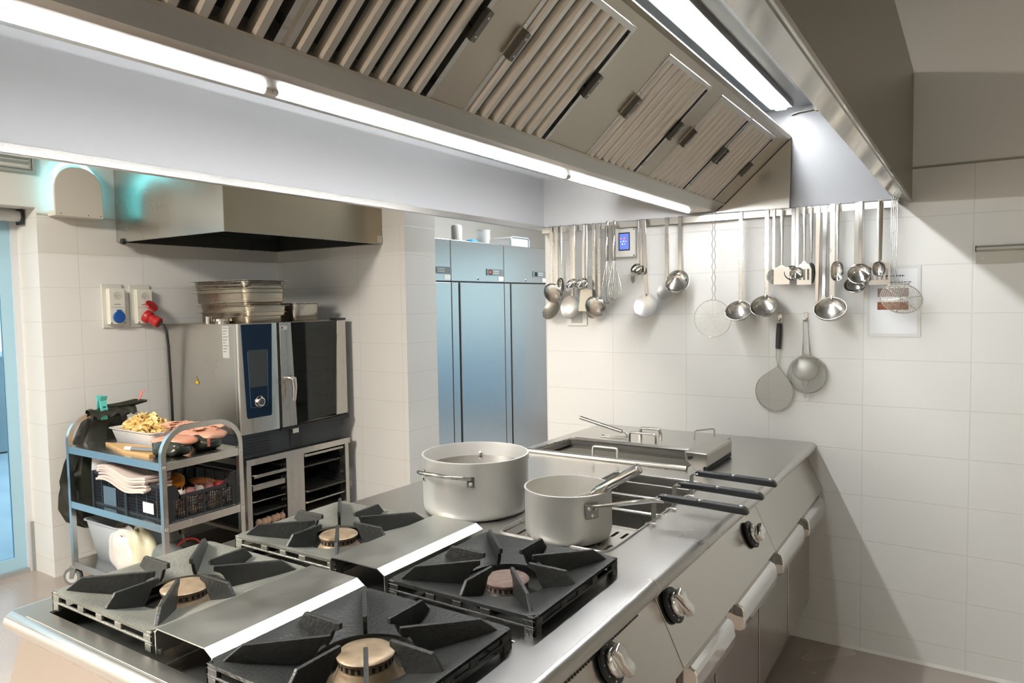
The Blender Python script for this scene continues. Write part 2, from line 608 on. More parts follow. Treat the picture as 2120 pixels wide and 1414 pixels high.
# outside
struct('ground_outside', MB().box(-30, -3.8, -25, 25, -0.14, -0.02), mat('paving', (0.66, 0.70, 0.71, 1), 0.6, var=0.7, vscale=0.9, color2=(0.40, 0.47, 0.50, 1), stretch=(1, 3, 1)))
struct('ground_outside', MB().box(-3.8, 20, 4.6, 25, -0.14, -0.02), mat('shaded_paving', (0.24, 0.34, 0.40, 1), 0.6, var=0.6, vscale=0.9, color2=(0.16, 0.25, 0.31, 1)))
yard = MB()
yard.box(-8.2, -8.0, -12, 3.5, 0, 1.05)
struct('wall_yard', yard, mat('yard_wall', (0.42, 0.47, 0.48, 1), 0.8, var=0.6, vscale=2, color2=(0.26, 0.31, 0.33, 1)))
# fixture bodies for the added ceiling fill lights
for x, y, a, b, lab in ((-1.8, -4.0, 0.6, 1.2, 'added ceiling fill light left of the cooking island'),
                        (2.1, -3.2, 0.6, 1.2, 'added ceiling fill light on the right side of the kitchen'),
                        (-1.6, 2.1, 1.2, 1.2, 'added square ceiling fill light in the room with the tall fridges')):
    fr = MB()
    fr.box(x - a / 2, x + a / 2, y - b / 2, y + b / 2, 2.96, 3.0)
    tag(fr.build('fill_light_fixture', WHITE_PAINT), lab, 'light')

# ------------------------------------------------------------------ main extraction hood
HY0, HY1 = -3.10, -0.003
hood = thing('extraction_hood', 'large stainless steel canopy hood with white inner sides hanging over the cooking island', 'extractor hood', (-0.11, -1.55, 1.955))
m = MB()
m.box(-1.0, -0.99, HY0, HY1, 1.962, 2.49)
m.build('skirt', WHITE_SHEET, hood)
MB().box(-1.003, -1.0, HY0, HY1, 1.981, 2.49).build('outer_sheet', STEEL_DULL, hood)
m = MB()
m.box(-1.004, -0.984, HY0, HY1, 1.953, 1.980)
m.build('skirt_lip', mat('lip_steel', (0.72, 0.71, 0.69, 1), 0.25, 0.9), hood, bevel=0.002)
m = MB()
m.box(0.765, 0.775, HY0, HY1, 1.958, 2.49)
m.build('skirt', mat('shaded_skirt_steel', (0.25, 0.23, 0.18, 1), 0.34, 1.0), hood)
m = MB()
m.prism([(0.7755, 1.956), (0.706, 1.979), (0.706, 1.992), (0.715, 1.992), (0.765, 1.968), (0.7755, 1.968)], 'y', HY0, HY1)
m.build('gutter_rim', mat('polished_rim_steel', (0.62, 0.61, 0.58, 1), 0.12, 1.0, rvar=0.04, vscale=3), hood)
m = MB()
m.box(-0.99, 0.765, HY0, HY0 + 0.01, 1.958, 2.49)
m.build('skirt', STEEL_DULL, hood)
m = MB()
m.box(-0.99, 0.765, HY0 + 0.01, HY1, 2.42, 2.44)
m.build('roof_sheet', mat('hood_roof_sheet', (0.55, 0.57, 0.59, 1), 0.45, 0.5), hood)
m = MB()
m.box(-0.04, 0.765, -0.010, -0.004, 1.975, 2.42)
m.build('back_sheet', mat('toned_down_end_sheet', (0.27, 0.27, 0.28, 1), 0.35), hood)  # darker copy of the white end sheet, offsets the strip light's glare
m = MB()
m.prism([(-0.04, 1.978), (0.0, 2.010), (0.30, 2.283), (0.292, 1.974)], 'y', -0.016, -0.0105)
m.build('back_sheet', STEEL, hood)
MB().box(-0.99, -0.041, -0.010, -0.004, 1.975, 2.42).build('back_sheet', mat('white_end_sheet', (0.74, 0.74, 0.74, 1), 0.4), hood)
# lamp trough along the middle
m = MB()
m.prism([(0.0, 2.016), (-0.04, 1.984), (-0.062, 1.979), (-0.165, 1.979), (-0.185, 1.984), (-0.22, 2.016), (-0.20, 2.05), (-0.02, 2.05)], 'y', HY0 + 0.01, -0.02)
m.build('lamp_trough', mat('trough_steel', (0.50, 0.48, 0.44, 1), 0.34, 1.0), hood, smooth=True, angle=25)
# sloping filter banks
SD = Vector((0.739, 0, 0.675))
ND = Vector((0.675, 0, -0.739))
P0 = Vector((0.0, 0, 2.014))


def slab(mb, u0, u1, s0, s1, n0, n1, side=1):
    vs = []
    for n in (n0, n1):
        for s_ in (s0, s1):
            for u in (u0, u1):
                p = P0 + SD * s_ + ND * n
                x = p.x if side > 0 else -0.22 - p.x
                vs.append((x, u, p.z))
    mb.add(vs, [(0, 1, 3, 2), (4, 6, 7, 5), (0, 4, 5, 1), (2, 3, 7, 6), (0, 2, 6, 4), (1, 5, 7, 3)])


FILT = [(-2.99, 'sixth grease filter from the back wall, its left edge cut by the photo frame'),
        (-2.592, 'fifth grease filter from the back wall, wide baffles, beside the first blank panel'),
        (-2.085, 'fourth grease filter from the back wall, alone between two blank panels'),
        (-1.462, 'third grease filter from the back wall, between a wide and a narrow blank panel'),
        (-0.965, 'second grease filter from the back wall, touching the last one'),
        (-0.570, 'grease filter nearest to the back wall')]
FW = 0.388
m = MB()
slab(m, HY0 + 0.01, -0.017, 0.366, 0.406, -0.012, 0)
e = HY0 + 0.01
for y, _ in FILT:
    slab(m, e, y, 0.0, 0.366, -0.012, 0)
    e = y + FW
slab(m, e, -0.017, 0.0, 0.366, -0.012, 0)
slab(m, HY0 + 0.01, -0.017, 0.0, 0.406, -0.012, 0, side=-1)
slab(m, HY0 + 0.01, -0.017, -0.004, 0.004, -0.03, 0.0035)
m.build('filter_bank_sheet', STEEL_DULL, hood)
m = MB()
slab(m, HY0 + 0.01, -0.017, 0.0, 0.40, -0.060, -0.052)
m.build('plenum', BLACK_CAVITY, hood)
mm = MB()
mm.prism([(0.292, 2.275), (0.30, 2.288), (0.292, 2.30), (0.272, 2.30)], 'y', HY0 + 0.01, -0.017)
mm.build('bank_edge', STEEL_DULL, hood)


def make_filter():
    t = thing('grease_filter', 'x', 'grease filter', (0, 0, 0), 'grease filters in the hood')
    f = MB()
    f.box(0, 0.014, 0, 0.364, -0.03, 0.002).box(FW - 0.014, FW, 0, 0.364, -0.03, 0.002)
    f.box(0.014, FW - 0.014, 0.350, 0.364, -0.03, 0.002).box(0.014, FW - 0.014, 0, 0.003, -0.03, -0.006)
    f.build('frame', STEEL, t, local=True)
    b = MB()
    n = 7
    p = (FW - 0.030) / n
    for i in range(n):
        u = 0.015 + i * p
        b.prism([(u + 0.006, -0.014), (u + 0.011, -0.002), (u + 0.016, 0.003), (u + p - 0.020, 0.003), (u + p - 0.016, -0.001), (u + p - 0.016, -0.008),
                 (u + p - 0.018, -0.008), (u + p - 0.018, -0.002), (u + p - 0.021, 0.0015), (u + 0.017, 0.0015), (u + 0.013, -0.003), (u + 0.008, -0.014)], 'z', 0, 0)
        # the prism helper extrudes along z; re-lay it so that it runs up the slope
        k = len(b.v) - 24
        for q in range(24):
            x, y, z = b.v[k + q]
            b.v[k + q] = (x, 0.004 if q < 12 else 0.350, y)
    b.build('baffles', STEEL_BAFFLE, t, local=True)
    for u in (0.004, FW - 0.020):
        h = MB()
        h.box(u, u + 0.004, 0.155, 0.225, 0.002, 0.018).box(u + 0.012, u + 0.016, 0.155, 0.225, 0.002, 0.018).box(u, u + 0.016, 0.155, 0.225, 0.016, 0.019)
        ho = h.build('handle', mat('dark_handle_steel', (0.16, 0.155, 0.14, 1), 0.35, 0.9), t, local=True)
        r = MB()
        for s_ in (0.168, 0.212):
            r.cyl((u + 0.008, s_, 0.018), (u + 0.008, s_, 0.0205), 0.003, seg=8)
        r.build('rivet', STEEL, ho, local=True)
    return t


FM = Matrix(((0, SD.x, ND.x), (1, 0, 0), (0, SD.z, ND.z)))
f0 = make_filter()
f0.rotation_euler = FM.to_euler()
for i, (y, lab) in enumerate(FILT):
    loc = P0 + Vector((0, y, 0))
    if i == 0:
        f0.location = loc
        f0['label'] = lab
    else:
        dup(f0, loc, label=lab)


# slim lamps set along the bottom of the trough
def lamp_tube(y0, y1, lab):
    t = thing('fluorescent_tube', lab, 'light tube', (-0.126, (y0 + y1) / 2, 1.970), 'tubes under the lamp trough')
    MB().cyl((-0.126, y0 + 0.014, 1.9785), (-0.126, y1 - 0.014, 1.9785), 0.0085, seg=16).build('tube', TUBE_MAT, t, smooth=True)
    for a, b in ((y0, y0 + 0.014), (y1 - 0.014, y1)):
        MB().cyl((-0.126, a, 1.9785), (-0.126, b, 1.9785), 0.0088, seg=16).build('end_cap', WHITE_PLASTIC, t, smooth=True)
    MB().box(-0.109, -0.104, y0 + 0.09, y1 - 0.09, 1.9785, 1.9795).build('shadow_gap', BLACK_PLASTIC, t)


lamp_tube(-1.345, -0.15, 'lit thin tube under the hood trough, the one ending at the back wall')
lamp_tube(-2.52, -1.347, 'lit thin tube under the hood trough, middle one of the row')
lamp_tube(-3.08, -2.522, 'short lit tube under the hood trough, at the left edge of the photo')


# wide strip lights under the hood roof, one behind each filter bank
def strip_lamp(x, lab, m_):
    t = thing('strip_light', lab, 'light', (x, -1.5, 2.40), 'strip lights under the hood roof')
    MB().box(x - 0.05, x + 0.05, -2.95, -0.10, 2.398, 2.42).build('housing', WHITE_SHEET, t, bevel=0.004)
    MB().prism([(x - 0.023, 2.398), (x - 0.019, 2.388), (x + 0.023, 2.388), (x + 0.027, 2.398)], 'y', -2.93, -0.12).build('diffuser', m_, t)


strip_lamp(0.275, 'wide bright strip light under the hood roof above the visible filters', STRIP_MAT)
strip_lamp(-0.495, 'strip light under the hood roof on the far side of the lamp trough', STRIP_FAR)
m = MB()
m.tube([(0.30, -0.022, 2.385), (0.33, -0.022, 2.392), (0.39, -0.02, 2.395), (0.41, -0.018, 2.398)], 0.004, 8)
m.cyl((0.405, -0.03, 2.398), (0.405, -0.010, 2.398), 0.012, seg=14)
tag(m.build('conduit', mat('conduit_metal', (0.35, 0.34, 0.30, 1), 0.4, 0.8), smooth=True), 'thin cable with a gland on the white end wall inside the hood', 'cable')

# ------------------------------------------------------------------ worktop of the island
ZT = 0.915
m = MB()
outer = [(0.391, -0.003), (0.365, -2.745), (-0.762, -2.745), (-0.655, -0.003)]
hob_hole = [(-0.680, -2.706), (0.262, -2.706), (0.262, -1.872), (-0.668, -1.872)]
well_hole = rrect(-0.135, 0.203, -1.765, -0.955, 0.03, 3)
grill_hole = [(-0.615, -0.79), (0.072, -0.79), (0.072, -0.475), (-0.590, -0.475)]
m.plate(outer, [hob_hole, well_hole, grill_hole], 0.893, ZT)
worktop = tag(m.build('worktop', STEEL_TOP, None), 'long stainless steel worktop with rounded edges covering the cooking island', 'worktop')
m = MB()
zc = ZT - 0.0205
m.tube([(0.391, -0.003, zc), (0.3655, -2.735, zc), (0.361, -2.743, zc), (0.354, -2.745, zc), (-0.755, -2.745, zc), (-0.762, -2.738, zc), (-0.655, -0.003, zc)], 0.0205, 20)
m.build('rounded_edge', STEEL_TOP, worktop, smooth=True)
m = MB()
m.tube([(0.373 + 0.0212 * cos(a), -1.876, zc + 0.0212 * sin(a)) for a in [i * pi / 12 for i in range(-12, 13)]], 0.0012, 6, closed=True)
m.build('seam', STEEL, worktop)
MB().box(-0.70, 0.30, -2.742, -2.715, ZT, ZT + 0.0012).build('end_strip', STEEL_TOP, worktop)

# ------------------------------------------------------------------ three range units under the worktop
PN = Vector((0.18, 0, 0.083)).normalized()


def panel_pt(z, y, n=0.0):
    x = 0.36 + 0.083 * (0.885 - z) / 0.18
    return Vector((x, y, z)) + PN * n


def unit(name, lab, cat, y0, y1, xl, doors, knobs, vents=None):
    t = thing(name, lab, cat, (0, (y0 + y1) / 2, 0))
    dx = xl + 0.70
    b = MB()
    b.prism([(0.355, 0.885), (0.437, 0.705), (0.40, 0.655), (0.372, 0.650), (0.372, 0.17), (-0.69 + dx, 0.17), (-0.69 + dx, 0.650),
             (-0.745 + dx, 0.655), (-0.797 + dx, 0.705), (-0.700 + dx, 0.885)], 'y', y0 + 0.001, y1 - 0.001)
    # open the body from above so that the wells can be seen into
    b.f = [f for f in b.f if not (all(b.v[i][2] > 0.88 for i in f))]
    b.build('body', STEEL_FRONT, t)
    c = MB()
    c.prism([(0.3605, 0.886), (0.443, 0.707), (0.438, 0.700), (0.356, 0.884)], 'y', y0 + 0.0015, y1 - 0.0015)
    c.build('control_panel', STEEL_FRONT, t, bevel=0.0012)
    p = MB()
    p.box(-0.60 + dx, 0.30, y0 + 0.02, y1 - 0.02, 0.10, 0.17)
    p.build('plinth', BLACK_CAVITY, t)
    for x in (-0.52 + dx, 0.26):
        for y in (y0 + 0.08, y1 - 0.08):
            MB().lathe([(0.03, 0), (0.03, 0.008), (0.02, 0.012), (0.02, 0.10)], (x, y, 0), 14).build('foot', STEEL, t, smooth=True)
    for a, bb in doors:
        d = MB()
        d.box(0.373, 0.389, a, bb, 0.19, 0.648)
        do = d.build('door', STEEL_FRONT, t, bevel=0.002)
        h = MB()
        prof = [(0.389, 0.690), (0.440, 0.687), (0.452, 0.681), (0.457, 0.670), (0.461, 0.640), (0.459, 0.615), (0.451, 0.612), (0.451, 0.640), (0.447, 0.664), (0.440, 0.672), (0.420, 0.675), (0.389, 0.675)]
        h.prism(prof, 'y', a + 0.05, bb - 0.05)
        for y in (a + 0.05, bb - 0.05):
            h.prism([(0.389, 0.675), (0.389, 0.690), (0.440, 0.687), (0.452, 0.681), (0.457, 0.670), (0.461, 0.640), (0.458, 0.614), (0.446, 0.606), (0.410, 0.606), (0.389, 0.612)], 'y', y - 0.008, y + 0.008)
        h.build('handle', CHROME, do, bevel=0.004, seg=3)
    for (z, y, rot) in knobs:
        c0 = panel_pt(z, y)
        R = Vector((0, 0, 1)).rotation_difference(PN).to_matrix()
        k = MB()
        k.lathe([(0.041, 0.004), (0.043, 0.008), (0.043, 0.012), (0.039, 0.014)], c0, 36, R)
        k.lathe([(0.012, 0.0), (0.012, 0.006)], c0, 14, R)
        ko = k.build('knob', BLACK_PLASTIC, t, smooth=True)
        g = MB()
        R2 = R @ Matrix.Rotation(rot, 3, 'Z')
        g.lathe([(0.030, 0.014), (0.031, 0.022), (0.029, 0.027), (0.024, 0.029)], c0, 32, R)
        n0 = len(g.v)
        g.prism([(-0.033, 0.029), (-0.028, 0.029), (-0.010, 0.029), (0.010, 0.029), (0.033, 0.029), (0.034, 0.046), (0.020, 0.050), (0.0, 0.046), (-0.020, 0.050), (-0.034, 0.046)], 'y', -0.013, 0.013)
        for i in range(n0, len(g.v)):
            g.v[i] = tuple(R2 @ Vector(g.v[i]) + c0)
        g.build('grip', CHROME, ko, smooth=True, bevel=0.003, angle=30)
        d = MB()
        for i in range(9):
            a = 0.5 + 5.3 * i / 8
            cc = c0 + R @ Vector((0.036 * cos(a), 0.036 * sin(a), 0.0145))
            d.rbox(cc, 0.0012, 0.0030 if i in (0, 8) else 0.0012, 0.0004, R)
        d.build('dial_marks', WHITE_PLASTIC, ko)
    if vents:
        v = MB()
        n = int((vents[1] - vents[0]) / 0.0115)
        R = Vector((0, 0, 1)).rotation_difference(PN).to_matrix()
        for i in range(n):
            y = vents[0] + i * 0.0115
            v.rbox(panel_pt(0.867, y, 0.0016), 0.0085, 0.0026, 0.0012, R)
        v.build('vent_slots', BLACK_CAVITY, t)
    return t


hob = unit('hob_unit', 'four burner hob unit at the near end of the cooking island', 'hob', -2.735, -1.851, -0.735, [(-2.70, -1.895)],
           [(0.833, -2.139, 0.35), (0.833, -2.50, 0.35), (0.833, -2.65, 0.35)], (-2.72, -1.94))
fry = unit('pasta_cooker_unit', 'steel cooker unit with basket well in the middle of the island', 'cooker', -1.850, -0.931, -0.685, [(-1.840, -1.440), (-1.425, -0.940)],
           [(0.803, -1.099, 1.9), (0.824, -1.790, 0.35)])
grl = unit('grill_unit', 'steel grill unit of the island standing against the back wall', 'grill', -0.930, -0.012, -0.625, [(-0.925, -0.475), (-0.460, -0.030)], [])

# hob: recessed spill pan and burners
m = MB()
m.box(-0.685, 0.265, -2.71, -1.866, 0.872, 0.878)
m.build('spill_pan', PAN_DARK, hob)
m = MB()
m.box(-0.690, -0.676, -2.72, -1.862, 0.878, 0.9125).box(0.262, 0.268, -2.72, -1.862, 0.878, 0.9125)
m.box(-0.68, 0.265, -2.716, -2.706, 0.878, 0.9125).box(-0.68, 0.265, -1.872, -1.866, 0.878, 0.9125)
m.build('pan_wall', PAN_DARK, hob)
m = MB()
m.box(-0.678, 0.262, -2.297, -2.264, 0.879, 0.9135)
m.build('pan_bridge', STEEL_TOP, hob, bevel=0.002)
GR = [(-0.500, -2.500, IRON_WORN_LIT, BURNER, 'worn grey sheen-painted pan support of the near left burner beside the rounded end of the worktop', 0.004),
      (-0.478, -2.052, IRON_WORN_LIT, BURNER, 'grey pan support of the far left burner, next to the larger pot', 0.0),
      (0.078, -2.515, IRON, BURNER, 'black pan support at the bottom of the photo, over the brass burner nearest the camera', 0.006),
      (0.095, -2.072, IRON, BURNER_RUST, 'black pan support of the front burner below the small saucepan', -0.004)]
for gx, gy, gm, bmt, lab, dz in GR:
    b = MB()
    z0 = 0.878
    b.lathe([(0.075, z0), (0.075, z0 + 0.008), (0.062, z0 + 0.016), (0.052, z0 + 0.030 + dz), (0.049, z0 + 0.036 + dz)], (gx, gy, 0), 32)
    bo = b.build('burner', bmt if bmt is BURNER else IRON, hob, smooth=True)
    r = MB()
    r.lathe([(0.049, z0 + 0.036 + dz), (0.049, z0 + 0.050 + dz)], (gx, gy, 0), 32)
    for i in range(28):
        a = 2 * pi * i / 28
        r.rbox((gx + 0.049 * cos(a), gy + 0.049 * sin(a), z0 + 0.043 + dz), 0.0015, 0.0032, 0.006, Matrix.Rotation(a, 3, 'Z'))
    r.v = r.v[:64]
    r.f = [f for f in r.f if max(f) < 64]
    ro = r.build('flame_ring', bmt, bo, smooth=True)
    sl = MB()
    for i in range(24):
        a = 2 * pi * i / 24
        sl.rbox((gx + 0.0487 * cos(a), gy + 0.0487 * sin(a), z0 + 0.043 + dz), 0.0012, 0.0026, 0.0042, Matrix.Rotation(a, 3, 'Z'))
    sl.build('flame_slots', BLACK_CAVITY, bo)
    c = MB()
    c.lathe([(0.052, z0 + 0.050 + dz), (0.053, z0 + 0.055 + dz), (0.049, z0 + 0.0585 + dz), (0.030, z0 + 0.060 + dz), (0.0, z0 + 0.0605 + dz)], (gx, gy, 0), 36, cap1=False)
    c.build('burner_cap', bmt, bo, smooth=True)


def make_grate(m_):
    """cast iron pan support: bowl-shaped plate with eight fins, base at z = 0"""
    t = thing('pan_support', 'x', 'pan support', (0, 0, 0), 'pan supports on the hob')
    H, zt, zh, rh = 0.193, 0.041, 0.014, 0.098
    N = 64
    p = MB()
    rings = []
    for k, f in enumerate((0.0, 0.10, 0.35, 0.7, 1.0)):
        ring = []
        for i in range(N):
            a = 2 * pi * i / N + pi / N
            q = max(abs(cos(a)), abs(sin(a)))
            sq = Vector((H * cos(a) / q, H * sin(a) / q))
            ci = Vector((rh * cos(a), rh * sin(a)))
            v = sq.lerp(ci, f)
            g = 0 if f <= 0.10 else (f - 0.10) / 0.90
            z = zt - (zt - zh) * (g ** 0.85)
            ring.append((v.x, v.y, z))
        rings.append(ring)
    vs = [v for r in rings for v in r]
    low = [(x, y, z - 0.006) for x, y, z in vs]
    n = len(vs)
    fs = []
    for k in range(4):
        for i in range(N):
            j = (i + 1) % N
            fs.append((k * N + i, k * N + j, (k + 1) * N + j, (k + 1) * N + i))
            fs.append((n + k * N + i, n + (k + 1) * N + i, n + (k + 1) * N + j, n + k * N + j))
    for i in range(N):
        j = (i + 1) % N
        fs.append((i, n + i, n + j, j))
        fs.append((4 * N + i, 4 * N + j, n + 4 * N + j, n + 4 * N + i))
    p.add(vs + low, fs)
    p.build('plate', m_, t, local=True, smooth=True, angle=30)
    s = MB()
    for sx, sy in ((1, 0), (-1, 0), (0, 1), (0, -1)):
        q = MB()
        # side wall of the rim with two long slots and corner feet
        q.box(H - 0.006, H, -H, H, 0.033, 0.0405)
        q.box(H - 0.006, H, -H, H, 0.016, 0.021)
        for y0, y1 in ((-H, -H + 0.030), (-0.085, -0.060), (-0.012, 0.012), (0.060, 0.085), (H - 0.030, H)):
            q.box(H - 0.006, H, y0, y1, 0.021, 0.033)
        for y0, y1 in ((-H, -H + 0.026), (H - 0.026, H)):
            q.box(H - 0.006, H, y0, y1, 0.0, 0.016)
        a = math.atan2(sy, sx)
        q.xf(Matrix.Rotation(a, 4, 'Z'))
        s.add(q.v, q.f)
    s.build('rim', m_, t, local=True, bevel=0.0012, seg=1)
    for i in range(8):
        a = i * pi / 4
        f = MB()
        ro = 0.180 if i % 2 == 0 else 0.246
        rm = ro - (0.022 if i % 2 == 0 else 0.034)
        f.prism([(ro, 0.0395), (rm, 0.0660), (0.062, 0.0660), (0.062, 0.0540), (0.080, 0.0470), (0.090, 0.0260), (0.105, 0.0080), (0.15, 0.022)], 'y', -0.0042, 0.0042)
        f.xf(Matrix.Rotation(a, 4, 'Z'))
        f.build('fin', IRON, t, local=True, bevel=0.0015)
    return t


ga, gb = make_grate(IRON_WORN_LIT), make_grate(IRON)
used = set()
for gx, gy, gm, bmt, lab, dz in GR:
    src = ga if gm is IRON_WORN_LIT else gb
    loc = (gx, gy, 0.9135)
    if src in used:
        dup(src, loc, label=lab)
    else:
        src.location = loc
        src['label'] = lab
        used.add(src)


# bridging strips between the left and the right burners
def strip(y0, y1, lab):
    t = thing('bridge_strip', lab, 'cover strip', (-0.205, (y0 + y1) / 2, 0.915), 'raised strips between the burners')
    p = [(-0.298, 0.9145), (-0.298, 0.958), (-0.290, 0.9665), (-0.142, 0.9665), (-0.120, 0.953), (-0.119, 0.9145), (-0.1215, 0.9145), (-0.1225, 0.952), (-0.143, 0.964), (-0.289, 0.964), (-0.2955, 0.957), (-0.2955, 0.9145)]
    MB().prism(p, 'y', y0, y1).build('channel', mat('strip_steel', (0.60, 0.60, 0.57, 1), 0.40, 1.0, var=0.7, vscale=9, color2=(0.48, 0.50, 0.46, 1), rvar=0.05), t)
    f = MB()
    for x in (-0.290, -0.122):
        for y in (y0 + 0.006, y1 - 0.006):
            f.cyl((x, y, 0.912), (x, y, 0.925), 0.004, seg=8)
    f.build('stud', STEEL, t)


strip(-2.692, -2.315, 'raised steel strip between the two burners at the near end')
strip(-2.252, -1.862, 'raised steel strip between the two burners beside the larger pot')

# well of the pasta cooker
m = MB()
m.box(-0.14, -0.130, -1.77, -0.95, 0.66, 0.912).box(0.204, 0.212, -1.77, -0.95, 0.66, 0.912)
m.box(-0.14, 0.21, -1.775, -1.767, 0.66, 0.912).box(-0.14, 0.21, -0.954, -0.945, 0.66, 0.912)
m.box(-0.14, 0.21, -1.77, -0.95, 0.76, 0.77)
m.build('basin', STEEL, fry)
m = MB()
hl = [rrect(x0, x0 + 0.010, y0, y0 + 0.05, 0.004, 2) for x0 in (-0.09, -0.05, -0.01, 0.03, 0.07, 0.11, 0.15, 0.18) for y0 in (-1.74, -1.63)]
m.plate(rrect(-0.128, 0.200, -1.758, -1.532, 0.025, 4), hl, 0.906, 0.910)
tag(m.build('drip_plate', STEEL, None), 'flat slotted steel plate under the small saucepan, covering the well', 'drip plate')
m = MB()
m.tube([(x, y, 0.9165) for x, y in rrect(-0.140, 0.208, -1.770, -0.950, 0.034, 5)], 0.0035, 8, closed=True)
m.build('well_rim', STEEL_TOP, fry, smooth=True)


def make_basket():
    t = thing('cooking_basket', 'x', 'basket', (0, 0, 0), 'wire baskets in the well')
    MESHM = dots_mat('basket_mesh', (0.55, 0.54, 0.50, 1), 0.010, 0.0043, ('X', 'Z'), 0.3, 1.0, False)
    MESHY = dots_mat('basket_mesh_side', (0.55, 0.54, 0.50, 1), 0.010, 0.0043, ('Y', 'Z'), 0.3, 1.0, False)
    for y in (-0.078, 0.078):
        MB().box(-0.120, 0.185, y - 0.0005, y + 0.0005, -0.125, -0.012).build('mesh_wall', MESHM, t, local=True)
    for x in (-0.1205, 0.1855):
        MB().box(x - 0.0005, x + 0.0005, -0.0775, 0.0775, -0.125, -0.012).build('mesh_wall', MESHY, t, local=True)
    b = MB().box(-0.12, 0.185, -0.078, 0.078, -0.126, -0.125)
    b.build('mesh_floor', dots_mat('basket_mesh_floor', (0.55, 0.54, 0.50, 1), 0.010, 0.0043, ('X', 'Y'), 0.3, 1.0, False), t, local=True)
    w = MB()
    w.tube([(x, y, -0.010) for x, y in rrect(-0.122, 0.187, -0.079, 0.079, 0.015, 3)], 0.0042, 8, closed=True)
    for y in (-0.045, 0.045):
        w.tube([(0.186, y, -0.010), (0.192, y, 0.004), (0.205, y, 0.0085), (0.222, y, 0.0075)], 0.003, 6)
    w.build('rim', WIRE, t, local=True, smooth=True)
    s = MB()
    for y in (-0.012, 0.0, 0.012):
        s.tube([(0.186, y, -0.11), (0.190, y, -0.02), (0.197, y, 0.0), (0.199, y, 0.064), (0.206, y, 0.072), (0.225, y, 0.074)], 0.0028, 8)
    s.tube([(0.194, -0.014, 0.0), (0.194, 0.014, 0.0)], 0.0035, 8)
    s.build('stem', WIRE, t, local=True, smooth=True)
    g = MB()
    g.prism([(0.214, 0.066), (0.214, 0.080), (0.220, 0.084), (0.330, 0.0835), (0.338, 0.080), (0.346, 0.0835), (0.462, 0.081), (0.470, 0.076), (0.476, 0.062), (0.470, 0.060)], 'y', -0.012, 0.012)
    go = g.build('grip', BLACK_PLASTIC, t, local=True, bevel=0.004, seg=3)
    r = MB()
    for x in (0.235, 0.338, 0.455):
        r.lathe([(0.006, 0.0), (0.006, 0.0025), (0.004, 0.0035)], (x, 0, 0.0805), 10)
    r.build('rivet', STEEL, go, local=True, smooth=True)
    return t


bk = make_basket()
for i, (y, lab) in enumerate([(-1.450, 'nearest cooking basket in the well, its black grip next to the saucepan handle'),
                              (-1.280, 'middle cooking basket in the well with a black grip'),
                              (-1.112, 'farthest cooking basket in the well, its black grip next to the grill')]):
    if i == 0:
        bk.location = (0.012, y, ZT)
        bk['label'] = lab
    else:
        dup(bk, (0.012, y, ZT), label=lab)

# grill well
m = MB()
m.box(-0.62, -0.612, -0.80, -0.47, 0.80, 0.912).box(0.074, 0.08, -0.80, -0.47, 0.80, 0.912)
m.box(-0.62, 0.08, -0.80, -0.792, 0.80, 0.912).box(-0.62, 0.08, -0.474, -0.468, 0.80, 0.912)
m.box(-0.62, 0.08, -0.80, -0.468, 0.79, 0.80)
m.build('grill_basin', mat('dark_basin_steel', (0.22, 0.21, 0.185, 1), 0.45, 0.8), grl)  # basin steel in one even dark tone
m = MB()
for i in range(22):
    y = -0.778 + i * 0.0138
    m.prism([(y - 0.005, 0.872), (y, 0.884), (y + 0.005, 0.872)], 'x', -0.605, 0.07)
m.build('grill_bars', mat('grill_bar_steel', (0.10, 0.095, 0.08, 1), 0.6, 0.4), grl)
m = MB()
m.tube([(-0.635, -0.797, 0.923), (0.085, -0.797, 0.923)], 0.010, 12)
m.tube([(-0.635, -0.797, 0.920), (-0.60, -0.475, 0.919)], 0.006, 8)
m.tube([(-0.60, -0.472, 0.921), (0.075, -0.472, 0.921)], 0.006, 8)
m.build('grill_rim', STEEL, grl, smooth=True)
m = MB()
m.prism([(0.076, 0.988), (0.160, 0.986), (0.164, 0.982), (0.164, 0.936), (0.150, 0.936), (0.150, 0.9155), (0.118, 0.9155), (0.094, 0.944), (0.078, 0.958)], 'y', -0.795, -0.47)
sh = m.build('side_housing', STEEL_FRONT, grl, bevel=0.003)
MB().box(0.1505, 0.163, -0.790, -0.475, 0.917, 0.935).build('side_slot', BLACK_CAVITY, sh)
MB().cyl((0.098, -0.7955, 0.968), (0.098, -0.806, 0.968), 0.007, seg=14).build('pivot', BLACK_PLASTIC, sh, smooth=True)


def u_handle(mb, a, b, h, r=0.005, lean=(0, 0, 0)):
    a, b = Vector(a), Vector(b)
    up = Vector((lean[0], lean[1], h))
    d = (b - a)
    pts = [a, a + up * 0.78, a + up * 0.95 + d * 0.03, a + up + d * 0.10, b + up - d * 0.10, b + up * 0.95 - d * 0.03, b + up * 0.78, b]
    mb.tube(pts, r, 10)


m = MB()
u_handle(m, (-0.314, -0.797, 0.930), (-0.204, -0.797, 0.930), 0.042)
m.build('wire_handle', mat('pale_wire', (0.70, 0.69, 0.64, 1), 0.3, 0.7), grl, smooth=True)
